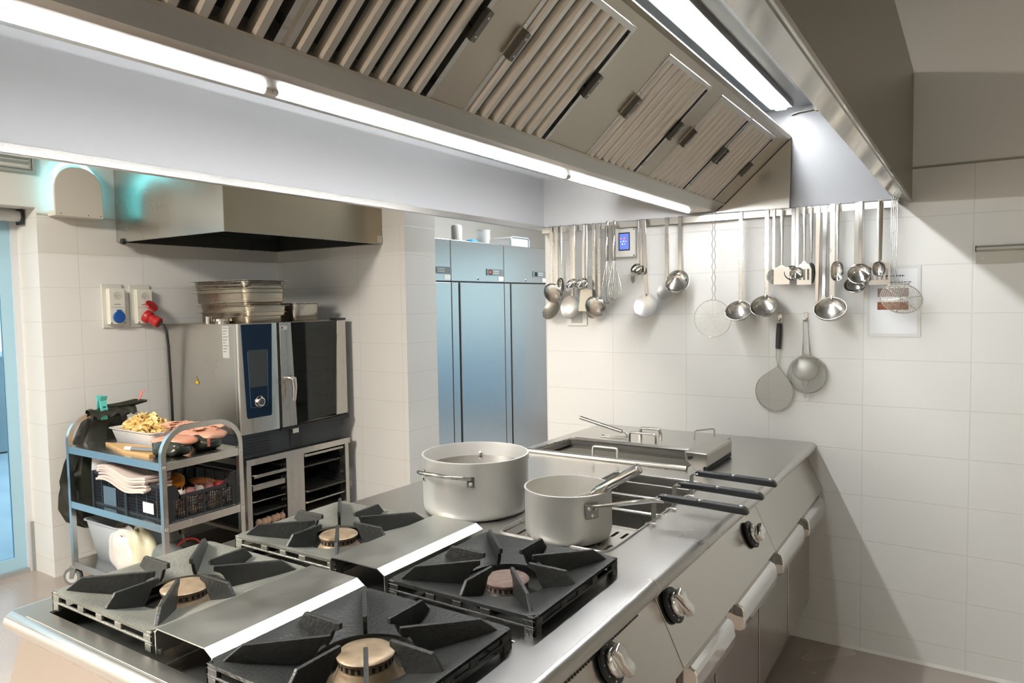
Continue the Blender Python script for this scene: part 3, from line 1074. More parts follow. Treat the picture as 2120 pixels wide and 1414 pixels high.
# loose cover plate behind the grill bars
cov = thing('cover_plate', 'flat steel cover plate with upright handles behind the grill bars', 'cover', (-0.25, -0.30, 0.92))
m = MB()
m.prism([(-0.470, 0.9165), (-0.470, 0.926), (-0.462, 0.930), (-0.135, 0.930), (-0.127, 0.926), (-0.127, 0.9165)], 'x', -0.575, 0.062)
m.build('plate', STEEL_TOP, cov, bevel=0.003)
m = MB()
u_handle(m, (-0.300, -0.452, 0.929), (-0.176, -0.452, 0.929), 0.045, 0.0048)
m.build('handle', WIRE, cov, smooth=True)
m = MB()
u_handle(m, (-0.285, -0.360, 0.929), (-0.192, -0.360, 0.929), 0.052, 0.0065)
m.box(-0.2935, -0.2865, -0.366, -0.354, 0.929, 0.965).box(-0.1905, -0.1835, -0.366, -0.354, 0.929, 0.965)
m.build('handle', UTENSIL_SATIN, cov, smooth=True)
m = MB()
u_handle(m, (-0.066, -0.26, 0.929), (-0.004, -0.16, 0.929), 0.040, 0.0035)
m.build('handle', WIRE, cov, smooth=True)
# rod-handled basket lying on the plate
rod = thing('rod_handle_strainer', 'thin strainer with a long grey tubular handle rising over the cover plate', 'strainer', (-0.35, -0.36, 0.93))
m = MB()
m.cyl((-0.592, -0.372, 1.008), (-0.365, -0.392, 0.962), 0.0085, seg=14)
m.build('handle', UTENSIL_SATIN, rod, smooth=True)
m = MB()
m.tube([(-0.37, -0.392, 0.963), (-0.345, -0.394, 0.957), (-0.335, -0.395, 0.950), (-0.333, -0.395, 0.936), (-0.345, -0.40, 0.9345), (-0.46, -0.41, 0.9345)], 0.003, 8)
m.tube([(-0.37, -0.386, 0.963), (-0.350, -0.386, 0.957), (-0.342, -0.386, 0.936), (-0.36, -0.38, 0.9345), (-0.46, -0.375, 0.9345), (-0.47, -0.39, 0.9345), (-0.46, -0.41, 0.9345)], 0.003, 8)
m.build('wire_head', WIRE, rod, smooth=True)

# ------------------------------------------------------------------ pots on the range
def riveted_lug(mb, riv, c, ang, r, w=0.018, h=0.030):
    """small plate following the pot wall with its rivet"""
    M = Matrix.Rotation(ang, 3, 'Z')
    mb.rbox(Vector(c) + M @ Vector((r + 0.003, 0, 0)), 0.003, w / 2, h / 2, M)
    riv.lathe([(0.0055, 0), (0.005, 0.003), (0.002, 0.0042)], Vector(c) + M @ Vector((r + 0.006, 0, -0.004)), 12, M @ Matrix.Rotation(pi / 2, 3, 'Y'))


pc = Vector((-0.330, -1.600, 0.9155))
pot = thing('stock_pot', 'large aluminium pot of brown broth with two loop handles on the worktop', 'pot', pc)
m = MB()
m.lathe([(0.0, 0.0), (0.150, 0.0), (0.160, 0.004), (0.166, 0.014), (0.168, 0.03), (0.168, 0.172), (0.1705, 0.176), (0.1705, 0.180), (0.165, 0.1805), (0.164, 0.174), (0.164, 0.03), (0.155, 0.008), (0.0, 0.006)], pc, 72, cap0=False, cap1=False)
m.build('body', ALU, pot, smooth=True, angle=50)
m = MB()
m.lathe([(0.0, 0.135), (0.1635, 0.135), (0.1635, 0.128), (0.0, 0.128)], pc, 56, cap0=False, cap1=False)
m.build('broth', mat('broth', (0.055, 0.032, 0.014, 1), 0.06, coat=0.3), pot)
for a in (radians(-92), radians(88)):
    h, lug, rv = MB(), MB(), MB()
    ca = Vector((cos(a), sin(a), 0))
    pts = []
    for i in range(13):
        t = -1 + 2 * i / 12
        aa = a + t * 0.56
        out = 0.172 + 0.042 * (1 - abs(t) ** 3)
        pts.append(pc + Vector((out * cos(aa), out * sin(aa), 0.136 + 0.016 * (1 - t * t))))
    h.tube(pts, 0.0062, 10)
    ho = h.build('handle', UTENSIL, pot, smooth=True)
    for s_ in (-1, 1):
        lug, rv = MB(), MB()
        riveted_lug(lug, rv, pc + Vector((0, 0, 0.124)), a + s_ * 0.57, 0.166, 0.022, 0.036)
        lug.build('lug', UTENSIL, ho, bevel=0.002)
        rv.build('rivet', ALU, ho, smooth=True)
for a in (radians(-92 + 32), radians(88 + 32), radians(88 - 32), radians(-92 - 32)):
    MB().blob(pc + Vector((0.162 * cos(a), 0.162 * sin(a), 0.143)), (0.006, 0.006, 0.006), 10, 6).build('inner_rivet', ALU, pot, smooth=True)

sc = Vector((0.043, -1.672, 0.9105))
sau = thing('saucepan', 'small aluminium saucepan with one long handle and a whisk standing in it', 'saucepan', sc)
m = MB()
m.lathe([(0.0, 0.0), (0.105, 0.0), (0.116, 0.005), (0.121, 0.018), (0.1225, 0.03), (0.1225, 0.134), (0.1245, 0.137), (0.1245, 0.1405), (0.120, 0.141), (0.1195, 0.135), (0.119, 0.03), (0.110, 0.008), (0.0, 0.006)], sc, 64, cap0=False, cap1=False)
m.build('body', ALU, sau, smooth=True, angle=50)
m = MB()
m.lathe([(0.0, 0.060), (0.118, 0.060), (0.118, 0.055), (0.0, 0.055)], sc, 48, cap0=False, cap1=False)
m.build('sauce', mat('pale_sauce', (0.55, 0.45, 0.30, 1), 0.3), sau)
ha = radians(-32)
hd = Vector((cos(ha), sin(ha), 0))
h = MB()
b0 = sc + Vector((0, 0, 0.104))
dirh = Vector((cos(radians(10)), sin(radians(10)), 0))
st = b0 + hd * 0.128
pts = [st, st + hd * 0.010 + Vector((0, 0, 0.012)), st + hd * 0.02 + dirh * 0.03 + Vector((0, 0, 0.020)), st + hd * 0.025 + dirh * 0.09 + Vector((0, 0, 0.034)), st + hd * 0.025 + dirh * 0.15 + Vector((0, 0, 0.046)), st + hd * 0.025 + dirh * 0.175 + Vector((0, 0, 0.044))]
h.tube(pts, [0.006, 0.008, 0.010, 0.0125, 0.0115, 0.006], 12, flat=(0.45, 1.2))
ho = h.build('handle', UTENSIL, sau, smooth=True)
lug, rv = MB(), MB()
M = Matrix.Rotation(ha, 3, 'Z')
lug.rbox(b0 + M @ Vector((0.1262, 0, -0.004)), 0.003, 0.020, 0.021, M)
for dy, dz in ((-0.010, 0.006), (0.010, 0.006), (0.0, -0.014)):
    rv = MB()
    rv.lathe([(0.005, 0), (0.0045, 0.003), (0.002, 0.004)], b0 + M @ Vector((0.129, dy, dz - 0.002)), 10, M @ Matrix.Rotation(pi / 2, 3, 'Y'))
    rv.build('rivet', ALU, ho, smooth=True)
lug.build('lug', mat('lug_steel', (0.30, 0.31, 0.31, 1), 0.3, 1.0), ho, bevel=0.003)
# whisk leaning in the saucepan
wk = thing('balloon_whisk', 'steel whisk leaning in the small saucepan with its hollow handle pointing to the grill', 'whisk', sc + Vector((0, 0, 0.07)))
p0, p1 = Vector((0.020, -1.690, 0.975)), Vector((0.262, -1.680, 1.127))
dw = (p1 - p0).normalized()
mid = p0.lerp(p1, 0.50)
m = MB()
m.tube([mid, mid + dw * 0.004, p1 - dw * 0.004, p1], [0.0120, 0.0142, 0.0142, 0.0130], 18, caps=False)
m.tube([p1 - dw * 0.002, p1], [0.0110, 0.0110], 14)
wh = m.build('handle', UTENSIL, wk, smooth=True)
m = MB()
m.lathe([(0.0122, 0), (0.0, 0.0005)], p1 - dw * 0.0015, 16, Vector((0, 0, 1)).rotation_difference(dw).to_matrix())
m.build('handle_end', BLACK_PLASTIC, wh)
m = MB()
m.tube([mid - dw * 0.016, mid], [0.010, 0.0125], 14)
m.build('collar', UTENSIL, wk, smooth=True)
m = MB()
side = dw.orthogonal().normalized()
sid2 = dw.cross(side)
for i in range(6):
    a = pi * i / 6
    o = cos(a) * side + sin(a) * sid2
    q = mid - dw * 0.012
    m.tube([q + o * 0.006, q - dw * 0.03 + o * 0.012, q - dw * 0.06 + o * 0.016, q - dw * 0.085 + o * 0.012, q - dw * 0.092, q - dw * 0.085 - o * 0.012, q - dw * 0.06 - o * 0.016, q - dw * 0.03 - o * 0.012, q - o * 0.006], 0.0011, 5)
m.build('wires', WIRE, wk, smooth=True)

# ------------------------------------------------------------------ utensil rail on the back wall
RZ, RY = 1.952, -0.040
m = MB()
m.box(-0.985, 0.725, -0.042, -0.037, 1.938, 1.968)
rail = tag(m.build('utensil_rail', STEEL, None, bevel=0.001), 'long flat steel rail for utensils on the white tiled wall below the hood', 'rail')
m = MB()
for x in (-0.95, -0.45, 0.10, 0.68):
    m.box(x - 0.012, x + 0.012, -0.037, -0.0, 1.944, 1.962)
m.build('bracket', STEEL, rail)

PERF = dots_mat('perforated_steel', (0.66, 0.65, 0.62, 1), 0.0090, 0.0020, ('X', 'Z'), 0.32, 1.0)
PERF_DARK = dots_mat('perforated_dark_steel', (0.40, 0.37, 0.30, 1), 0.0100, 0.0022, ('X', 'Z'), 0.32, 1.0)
HG = 'utensils hanging on the rail'


def hang(name, lab, cat, x, y=-0.047):
    return thing(name, lab, cat, (x, y, RZ), HG)


def strap(t, L, w=0.018, th=0.0022, tilt=0.0, m_=None, round_=False, y=0.0, taper=1.0):
    """flat handle from the rail hook down to -L; local frame: rail at z = 0"""
    h = MB()
    m_ = m_ or UTENSIL_SATIN
    if round_:
        h.tube([(0, y, 0.012), (tilt * 0.3, y, -L * 0.3), (tilt, y, -L)], [w / 2, w / 2, w / 2 * taper], 10, flat=(1, 0.45))
    else:
        w0, w1 = w / 2, w / 2 * taper
        h.add([(-w0, y - th, 0.018), (w0, y - th, 0.018), (w0, y, 0.018), (-w0, y, 0.018),
               (tilt - w1, y - th, -L), (tilt + w1, y - th, -L), (tilt + w1, y, -L), (tilt - w1, y, -L)],
              [(0, 1, 2, 3), (4, 7, 6, 5), (0, 4, 5, 1), (1, 5, 6, 2), (2, 6, 7, 3), (3, 7, 4, 0)])
    ho = h.build('handle', m_, t, local=True, smooth=round_, bevel=0 if round_ else 0.0008, seg=1)
    k = MB()
    ww = min(w / 2, 0.008)
    k.box(-ww, ww, y - 0.0022, 0.013 - 0.0, 0.016, 0.0185).box(-ww, ww, 0.0115, 0.0135, -0.004, 0.0185)
    k.build('hook', m_, ho, local=True)
    return ho


def ladle(x, L, r, lab, w=0.018, tilt=0.0, face=50, m_=None, deep=0.62, twist=0, y=-0.047, yy=0.0):
    m_ = m_ or UTENSIL_SATIN
    t = hang('ladle', lab, 'ladle', x, y)
    strap(t, L - r * 0.72, w, tilt=tilt, m_=m_, y=yy)
    a = radians(90 - face)
    R = Matrix.Rotation(radians(twist), 3, 'Z') @ Matrix.Rotation(radians(face), 3, 'X')   # opening turned from up towards the viewer
    b = MB()
    prof = []
    for i in range(9):
        q = pi / 2 * i / 8
        prof.append((max(0.0005, r * sin(q)), -r * deep * cos(q)))
    prof += [(r * 0.965, 0.0005)]
    for i in range(8, -1, -1):
        q = pi / 2 * i / 8
        prof.append((max(0.0003, r * 0.955 * sin(q)), -r * (deep - 0.035) * cos(q)))
    b.lathe(prof, (tilt, yy - r * 0.72, -L), 36, R, cap0=False, cap1=False)
    b.build('bowl', m_, t, local=True, smooth=True, angle=60)
    n = MB()
    n.tube([(tilt, yy - 0.001, -L + r * 0.76), (tilt, yy - 0.006, -L + r * 0.60), (tilt, yy - r * 0.24, -L + r * 0.50)], [w * 0.42, w * 0.45, w * 0.3], 8, flat=(0.35, 1))
    n.build('neck', m_, t, local=True, smooth=True)
    return t


def skimmer(x, L, r, lab, tilt=0.0, m_=None, w=0.018, dish=0.25, rx=None, face=80, twist=0, yy=0.0, y=-0.047, hm=None):
    t = hang('skimmer', lab, 'skimmer', x, y)
    strap(t, L - r * 0.9, w, tilt=tilt, y=yy, m_=hm)
    R = Matrix.Rotation(radians(twist), 3, 'Z') @ Matrix.Rotation(radians(face), 3, 'X')
    b = MB()
    prof = [(r * i / 8 if i else 0.0003, -r * dish * (1 - (i / 8) ** 2)) for i in range(9)]
    prof += [(r, 0.0012)] + [(r * i / 8 if i else 0.0002, -r * dish * (1 - (i / 8) ** 2) + 0.0012) for i in range(8, -1, -1)]
    b.lathe(prof, (0, 0, 0), 32, R, cap0=False, cap1=False)
    for i in range(len(b.v)):
        q = b.v[i]
        b.v[i] = (q[0] * (1 if rx is None else rx), q[1], q[2])
    o = b.build('disc', m_ or PERF, t, local=True, smooth=True, angle=60)
    o.location = (tilt, yy - 0.012, -L)
    n = MB()
    n.tube([(tilt, yy, -L + r * 0.95), (tilt, yy - 0.004, -L + r * 0.80)], [w * 0.4, w * 0.3], 8, flat=(0.4, 1))
    n.build('neck', hm or UTENSIL_SATIN, t, local=True)
    return t


def spoon(x, L, rx, rz, lab, m_=None, w=0.014, yy=0.0, twist=0, y=-0.047, tilt=0.0):
    t = hang('serving_spoon', lab, 'spoon', x, y)
    strap(t, L - rz * 0.9, w, tilt=tilt, round_=True, m_=m_ or UTENSIL, y=yy, taper=0.5)
    b = MB()
    rows = []
    for i in range(9):
        th = pi * i / 8
        row = []
        for k in range(11):
            u = -1 + 2 * k / 10
            hw = rx * sin(th) ** 0.7 if 0 < i < 8 else 0.0008
            row.append((u * hw, 0.012 * (1 - u * u) * sin(th), rz * cos(th)))
        rows.append(row)
    b.surf(rows, (0, -0.0012, 0))
    b.xf(Matrix.Translation((tilt, yy - 0.012, -L)) @ Matrix.Rotation(radians(twist), 4, 'Z'))
    b.build('bowl', m_ or UTENSIL, t, local=True, smooth=True, angle=70)
    return t


def turner(x, L, w2, h2, lab, slots=0, m_=None, top=0.8, yy=0.0, hw=0.014, y=-0.047, hm=None, twist=0):
    t = hang('turner', lab, 'turner', x, y)
    strap(t, L - h2 * 0.9, hw, round_=True, m_=hm or UTENSIL, y=yy, taper=0.7)
    b = MB()
    if slots:
        n = 2 * slots + 1
        for i in range(0, n, 2):
            a = -w2 + 2 * w2 * i / n
            b.prism([(a, -h2 * 0.55), (a + 2 * w2 / n, -h2 * 0.55), (a + 2 * w2 / n * 1.0, h2 * 0.5), (a, h2 * 0.5)], 'y', -0.0008, 0.0008)
        b.prism([(-w2, -h2), (w2, -h2), (w2, -h2 * 0.54), (-w2, -h2 * 0.54)], 'y', -0.0008, 0.0008)
        b.prism([(-w2, h2 * 0.49), (w2, h2 * 0.49), (w2 * top, h2), (-w2 * top, h2)], 'y', -0.0008, 0.0008)
    else:
        b.prism([(-w2, -h2), (w2, -h2), (w2, -h2 * 0.9), (w2 * top, h2), (-w2 * top, h2), (-w2, -h2 * 0.9)], 'y', -0.0008, 0.0008)
    b.prism([(-w2 * top * 0.6, h2 * 0.98), (w2 * top * 0.6, h2 * 0.98), (0.006, h2 * 1.25), (-0.006, h2 * 1.25)], 'y', -0.001, 0.001)
    b.xf(Matrix.Translation((0, yy - 0.006, -L)) @ Matrix.Rotation(radians(twist), 4, 'Z'))
    b.build('blade', m_ or UTENSIL, t, local=True)
    return t


def whisk(x, L, rb, lab, y=-0.050):
    t = hang('balloon_whisk', lab, 'whisk', x, y)
    m = MB()
    m.tube([(0, 0, 0.0), (0, 0, -0.004), (0, 0, -0.175), (0, 0, -0.180)], [0.007, 0.009, 0.009, 0.007], 14)
    ho = m.build('handle', UTENSIL, t, local=True, smooth=True)
    k = MB()
    k.tube([(0, 0, -0.002), (0, 0, 0.014), (0, 0.006, 0.022), (0, 0.014, 0.018), (0, 0.015, 0.006)], 0.0022, 8)
    k.build('hook', UTENSIL, ho, local=True, smooth=True)
    w = MB()
    for i in range(7):
        a = pi * i / 7
        o = Vector((cos(a), sin(a) * 0.75, 0))
        q = Vector((0, 0, -0.178))
        dn = Vector((0, 0, -1))
        H = L - 0.178
        pts = [q + o * 0.005]
        for f, rr in ((0.15, 0.30), (0.35, 0.55), (0.6, 0.86), (0.78, 1.0), (0.90, 0.88), (0.97, 0.5)):
            pts.append(q + dn * H * f + o * rb * rr)
        pts += [q + dn * H] + [Vector((-p.x, -p.y, p.z)) for p in pts[::-1]]
        w.tube(pts, 0.0011, 5)
    w.build('wires', WIRE, t, local=True, smooth=True)
    return t


# left end of the rail
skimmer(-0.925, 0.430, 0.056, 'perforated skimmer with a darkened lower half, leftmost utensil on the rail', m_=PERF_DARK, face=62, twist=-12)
ladle(-0.886, 0.340, 0.057, 'smooth pale ladle seen from behind, second from the left end of the rail', face=-68, deep=0.35, yy=-0.012)
spoon(-0.848, 0.300, 0.020, 0.042, 'small bright spoon hanging in front of the second ladle from the left', twist=25, yy=-0.03)
skimmer(-0.803, 0.415, 0.062, 'white looking skimmer with fine holes behind the wide spatula', face=84)
ladle(-0.778, 0.292, 0.034, 'small round ladle, left one of the pair above the wide spatula', face=55, w=0.014, m_=UTENSIL, yy=-0.02)
ladle(-0.722, 0.290, 0.034, 'small round ladle, right one of the pair above the wide spatula', face=55, w=0.014, m_=UTENSIL, yy=-0.02)
turner(-0.703, 0.380, 0.046, 0.056, 'wide dull spatula blade in the middle of the left group', m_=mat('dull_blade', (0.46, 0.44, 0.38, 1), 0.4, 1.0), top=0.70, yy=-0.022)
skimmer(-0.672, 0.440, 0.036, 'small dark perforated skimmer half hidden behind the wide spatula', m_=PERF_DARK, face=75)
ladle(-0.641, 0.415, 0.060, 'large pale ladle seen from behind, under the left whisk', face=-70, deep=0.36)
whisk(-0.588, 0.400, 0.036, 'long balloon whisk, the one farther from the touch panel', y=-0.066)
whisk(-0.548, 0.385, 0.042, 'long balloon whisk hanging beside the white touch panel', y=-0.066)
# middle
ladle(-0.424, 0.226, 0.031, 'little shiny ladle hanging nearest to the touch panel', w=0.011, face=60, m_=UTENSIL)
ladle(-0.400, 0.234, 0.030, 'little shiny ladle overlapping another beside the touch panel', w=0.011, face=50, m_=UTENSIL, yy=-0.014)
skimmer(-0.384, 0.412, 0.061, 'large pale solid disc skimmer on a tilted flat handle', m_=mat('pale_satin_steel', (0.70, 0.69, 0.68, 1), 0.42, 1.0), tilt=0.012, face=78, yy=-0.022)
skimmer(-0.274, 0.340, 0.049, 'perforated deep skimmer left of the bright conical ladle', face=60, twist=-10)
ladle(-0.203, 0.297, 0.060, 'bright ladle with conical highlights facing the camera, left of the round wire strainer', face=72, m_=CHROME if False else UTENSIL, deep=0.5, yy=-0.010)


def wire_strainer(x, L, r, lab, rx=1.0, tilt=0.0, n=4, dark=False, rot=0.0, y=-0.052, sp=0.0075, L2=0.0, grid=True):
    t = hang('wire_strainer', lab, 'strainer', x, y)
    h = MB()
    if n == 2:
        for s_ in (-1, 1):
            pts = [(s_ * 0.010, 0, 0.015 + L2)]
            k = 14
            for i in range(k + 1):
                pts.append((s_ * (0.006 + 0.003 * cos(pi * i)), -0.001, -0.02 - (L - r - 0.02) * i / k))
            h.tube(pts, 0.0014, 6)
            h.tube([(s_ * 0.010, 0, 0.015 + L2), (s_ * 0.010, 0.010, 0.020), (s_ * 0.010, 0.0135, 0.0)], 0.0014, 6)
    else:
        for s_ in (-1.5, -0.5, 0.5, 1.5):
            h.tube([(s_ * 0.0075, 0, 0.060), (s_ * 0.0072, -0.002, -0.10), (s_ * 0.0065, -0.006, -0.26), (s_ * 0.006 + tilt * 0.4, -0.012, -(L - r * 0.6)), (s_ * 0.006 + tilt * 0.7, -0.016, -(L - r * 0.1))], 0.0016, 6)
        h.tube([(-0.013, 0, -0.115), (0.013, 0, -0.115)], 0.0022, 6)
        h.tube([(-0.0112, 0, 0.060), (0, 0, 0.066), (0.0112, 0, 0.060)], 0.0016, 6)
        h.tube([(0, 0.0, 0.03), (0, 0.008, 0.022), (0, 0.0135, 0.015), (0, 0.0135, 0.0)], 0.0020, 6)
    h.build('wire_handle', WIRE, t, local=True, smooth=True)
    c = Vector((tilt, -0.016, -L))
    R = Matrix.Rotation(rot, 3, 'Y')
    q = MB()

    def P(a, f=1.0):
        return c + R @ Vector((r * rx * f * cos(a), -0.012 * f * f * (1 if n != 2 else 0.2), r * f * sin(a) * (1 if n == 2 else 0.76)))
    q.tube([P(2 * pi * i / 40) for i in range(40)], 0.0022 if n != 2 else 0.0016, 8, closed=True)
    q.build('ring', WIRE, t, local=True, smooth=True)
    g = MB()
    if n == 2:
        for f in [i / 11 for i in range(1, 11)]:
            g.tube([P(2 * pi * i / 28, f) for i in range(28)], 0.0005, 4, closed=True)
        for i in range(8):
            g.tube([P(2 * pi * i / 8, f) for f in (0.04, 0.5, 1.0)], 0.0008, 4)
    else:
        k = int(2 * r / sp)
        for i in range(1, k):
            u = -1 + 2 * i / k
            hw = sqrt(max(0, 1 - u * u))
            for ax in (0, 1):
                pts = []
                for j in range(7):
                    v = -hw + 2 * hw * j / 6
                    X, Z = (u, v) if ax == 0 else (v, u)
                    d = X * X + Z * Z
                    pts.append(c + R @ Vector((r * rx * X, -0.012 - 0.010 * (1 - d), r * 0.76 * Z)))
                g.tube(pts, 0.0008, 4)
        for a in (0.5, 1.6, 2.6):
            g.tube([P(a), c + Vector((0, -0.024, 0)), P(a + pi)], 0.0016, 5)
    g.build('wire_mesh', WIRE, t, local=True, smooth=True)
    return t


wire_strainer(-0.040, 0.476, 0.088, 'flat round wire strainer with a twisted two-wire handle', n=2)
# right half
ladle(0.085, 0.436, 0.060, 'large dull ladle just right of the flat round wire strainer', face=48)
ladle(0.202, 0.416, 0.062, 'large dull ladle with a bluish handle, second of the three big ladles', face=48, w=0.020)
skimmer(0.232, 0.286, 0.034, 'small perforated skimmer half behind the plain square turner', face=78, twist=20, w=0.013, m_=PERF, rx=0.8)
turner(0.271, 0.284, 0.034, 0.038, 'plain square turner with a blank bright blade', top=1.0, yy=-0.014)
ladle(0.316, 0.272, 0.034, 'small bright ladle behind a smaller one, between the two turners', face=78, m_=UTENSIL, deep=0.45, w=0.016)
ladle(0.337, 0.274, 0.027, 'smallest bright ladle in the cluster between the two turners', face=80, m_=UTENSIL, deep=0.45, w=0.014, yy=-0.024)
turner(0.367, 0.280, 0.030, 0.046, 'slotted turner with a bright narrow blade', slots=3, top=0.62, yy=-0.018)
spoon(0.392, 0.276, 0.022, 0.046, 'dark spoon peeping out behind the slotted turner', m_=mat('dark_spoon_steel', (0.35, 0.35, 0.34, 1), 0.25, 1.0), twist=-20)  # spoon in a darker steel than its neighbours


def tongs(x, L, lab, dark, y=-0.047):
    t = hang('tongs', lab, 'tongs', x, y)
    for s_ in (-1, 1):
        m = MB()
        m.add([(-0.009, s_ * 0.001, 0.015), (0.009, s_ * 0.001, 0.015), (0.009, s_ * 0.001 - 0.0015, 0.015), (-0.009, s_ * 0.001 - 0.0015, 0.015),
               (-0.006, s_ * 0.010 - 0.012, -L), (0.006, s_ * 0.010 - 0.012, -L), (0.006, s_ * 0.010 - 0.0135, -L), (-0.006, s_ * 0.010 - 0.0135, -L)],
              [(0, 1, 2, 3), (4, 7, 6, 5), (0, 4, 5, 1), (1, 5, 6, 2), (2, 6, 7, 3), (3, 7, 4, 0)])
        m.prism([(-0.006, -L), (0.006, -L), (0.010, -L - 0.02), (0.010, -L - 0.032), (0.006, -L - 0.028), (0.003, -L - 0.034), (0.0, -L - 0.028), (-0.003, -L - 0.034), (-0.006, -L - 0.028), (-0.010, -L - 0.032), (-0.010, -L - 0.02)],
                'y', s_ * 0.010 - 0.0135, s_ * 0.010 - 0.012)
        m.build('arm', dark, t, local=True)
    k = MB()
    k.box(-0.009, 0.009, -0.002, 0.013, 0.0145, 0.0165).box(-0.009, 0.009, 0.0115, 0.0135, -0.004, 0.0165)
    k.build('hook', dark, t, local=True)
    return t


tongs(0.419, 0.40, 'long dark brownish tongs hanging left of the biggest ladle', mat('brown_steel', (0.38, 0.33, 0.27, 1), 0.35, 1.0))
tongs(0.447, 0.37, 'long pale tongs hanging between the dark tongs and the biggest ladle', UTENSIL)
ladle(0.481, 0.430, 0.066, 'largest ladle, the third of the big dull ones, above the hanging round sieve', face=46, w=0.022, yy=-0.022)
spoon(0.503, 0.272, 0.026, 0.043, 'oval serving spoon hanging in front of the largest ladle handle', yy=-0.030, w=0.015)
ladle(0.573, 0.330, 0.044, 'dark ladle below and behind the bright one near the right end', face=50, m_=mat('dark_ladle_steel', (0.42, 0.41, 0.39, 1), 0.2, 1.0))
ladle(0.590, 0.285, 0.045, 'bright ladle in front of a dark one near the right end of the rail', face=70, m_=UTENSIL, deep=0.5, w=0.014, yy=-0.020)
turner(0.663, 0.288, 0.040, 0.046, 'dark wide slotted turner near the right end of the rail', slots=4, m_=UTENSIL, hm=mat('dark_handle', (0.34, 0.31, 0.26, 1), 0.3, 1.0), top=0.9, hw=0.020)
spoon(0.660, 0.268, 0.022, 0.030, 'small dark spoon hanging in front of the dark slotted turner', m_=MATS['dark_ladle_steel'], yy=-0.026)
wire_strainer(0.716, 0.392, 0.078, 'oval wire mesh strainer with a four-wire handle at the right end of the rail', tilt=0.030, rot=0.28, y=-0.062)


# ------------------------------------------------------------------ sieves on two wall hooks
def wall_hook(x, z, lab):
    t = thing('wall_hook', lab, 'hook', (x, 0, z), 'small hooks on the tiles')
    MB().box(x - 0.009, x + 0.009, -0.003, -0.0005, z - 0.020, z + 0.022).build('plate', UTENSIL_SATIN, t, bevel=0.001)
    MB().tube([(x, -0.003, z - 0.012), (x, -0.012, z - 0.016), (x, -0.018, z - 0.010), (x, -0.018, z - 0.002)], 0.0025, 8).build('peg', UTENSIL_SATIN, t, smooth=True)
    return t


wall_hook(0.251, 1.480, 'small adhesive wall hook holding the drop-shaped sieve')
wall_hook(0.363, 1.480, 'small adhesive wall hook holding the round sieve')
FINE = dots_mat('fine_sieve_mesh', (0.50, 0.49, 0.44, 1), 0.0034, 0.00150, ('X', 'Z'), 0.4, 0.8, False)
s1 = thing('drop_sieve', 'drop-shaped flat mesh sieve with a black grip hanging from a wall hook', 'sieve', (0.25, -0.012, 1.46))
g = MB()
g.tube([(0.2505, -0.013, 1.452), (0.2485, -0.013, 1.40), (0.2455, -0.013, 1.336)], [0.0115, 0.013, 0.0115], 12, flat=(1, 0.55))
g.build('grip', BLACK_PLASTIC, s1, smooth=True)
w = MB()
w.tube(arc((0.251, -0.015, 1.462), 0.0085, 0, 2 * pi, 14), 0.0016, 6)
w.tube([(0.238, -0.013, 1.340), (0.237, -0.013, 1.30), (0.243, -0.013, 1.268), (0.243, -0.013, 1.25)], 0.0016, 6)
w.tube([(0.254, -0.013, 1.340), (0.254, -0.013, 1.30), (0.247, -0.013, 1.268), (0.245, -0.013, 1.25)], 0.0016, 6)
drop = [(0.2455, 1.256)]
cx, cz, rr = 0.230, 1.138, 0.084
for i in range(0, 25):
    a = radians(130 + 262 * i / 24)
    drop.append((cx + rr * cos(a), cz + 1.06 * rr * sin(a)))
w.tube([(x, -0.014, z) for x, z in drop], 0.0026, 8, closed=True)
w.build('wire_frame', WIRE, s1, smooth=True)
mm = MB()
mm.prism(drop, 'y', -0.0125, -0.0120)
mm.build('mesh', FINE, s1)
for (cx, cz, rr, dpt, yb, ztop, lab, nm) in ((0.372, 1.222, 0.083, 0.050, -0.016, 1.462, 'large round sieve with a wire loop handle hanging from the right wall hook', 'round_sieve'),
                                             (0.367, 1.252, 0.056, 0.034, -0.020, 1.466, 'smaller round sieve nested inside the large round sieve on the same hook', 'round_sieve')):
    t = thing(nm, lab, 'sieve', (cx, yb, cz), 'round sieves on the hook')
    w = MB()
    w.tube([(cx + rr * cos(2 * pi * i / 36), yb, cz + rr * sin(2 * pi * i / 36)) for i in range(36)], 0.0034, 8, closed=True)
    w.build('ring', UTENSIL_SATIN, t, smooth=True)
    h = MB()
    for s_ in (-1, 1):
        h.tube([(cx + s_ * 0.016, yb, cz + rr * 0.96), (0.366 + s_ * 0.0115, min(-0.014, yb * 0.6), 1.40), (0.364 + s_ * 0.010, -0.016, ztop)], 0.0019, 6)
    h.tube(arc((0.364, -0.016, ztop), 0.010, 0, pi, 8), 0.0019, 6)
    h.build('wire_handle', WIRE, t, smooth=True)
    f = MB()
    f.tube([(cx - 0.014, yb, cz - rr), (cx - 0.010, yb, cz - rr - 0.020), (cx, yb, cz - rr - 0.027), (cx + 0.010, yb, cz - rr - 0.020), (cx + 0.014, yb, cz - rr)], 0.0016, 6)
    f.build('rest_loop', WIRE, t, smooth=True)
    q = MB()
    R = Matrix.Rotation(radians(90), 3, 'X')
    q.lathe([(max(0.0003, rr * 0.97 * sin(pi / 2 * i / 8)), dpt * cos(pi / 2 * i / 8)) for i in range(9)], (cx, yb, cz), 32, R, cap0=False, cap1=False)
    q.build('mesh', FINE, t, smooth=True)

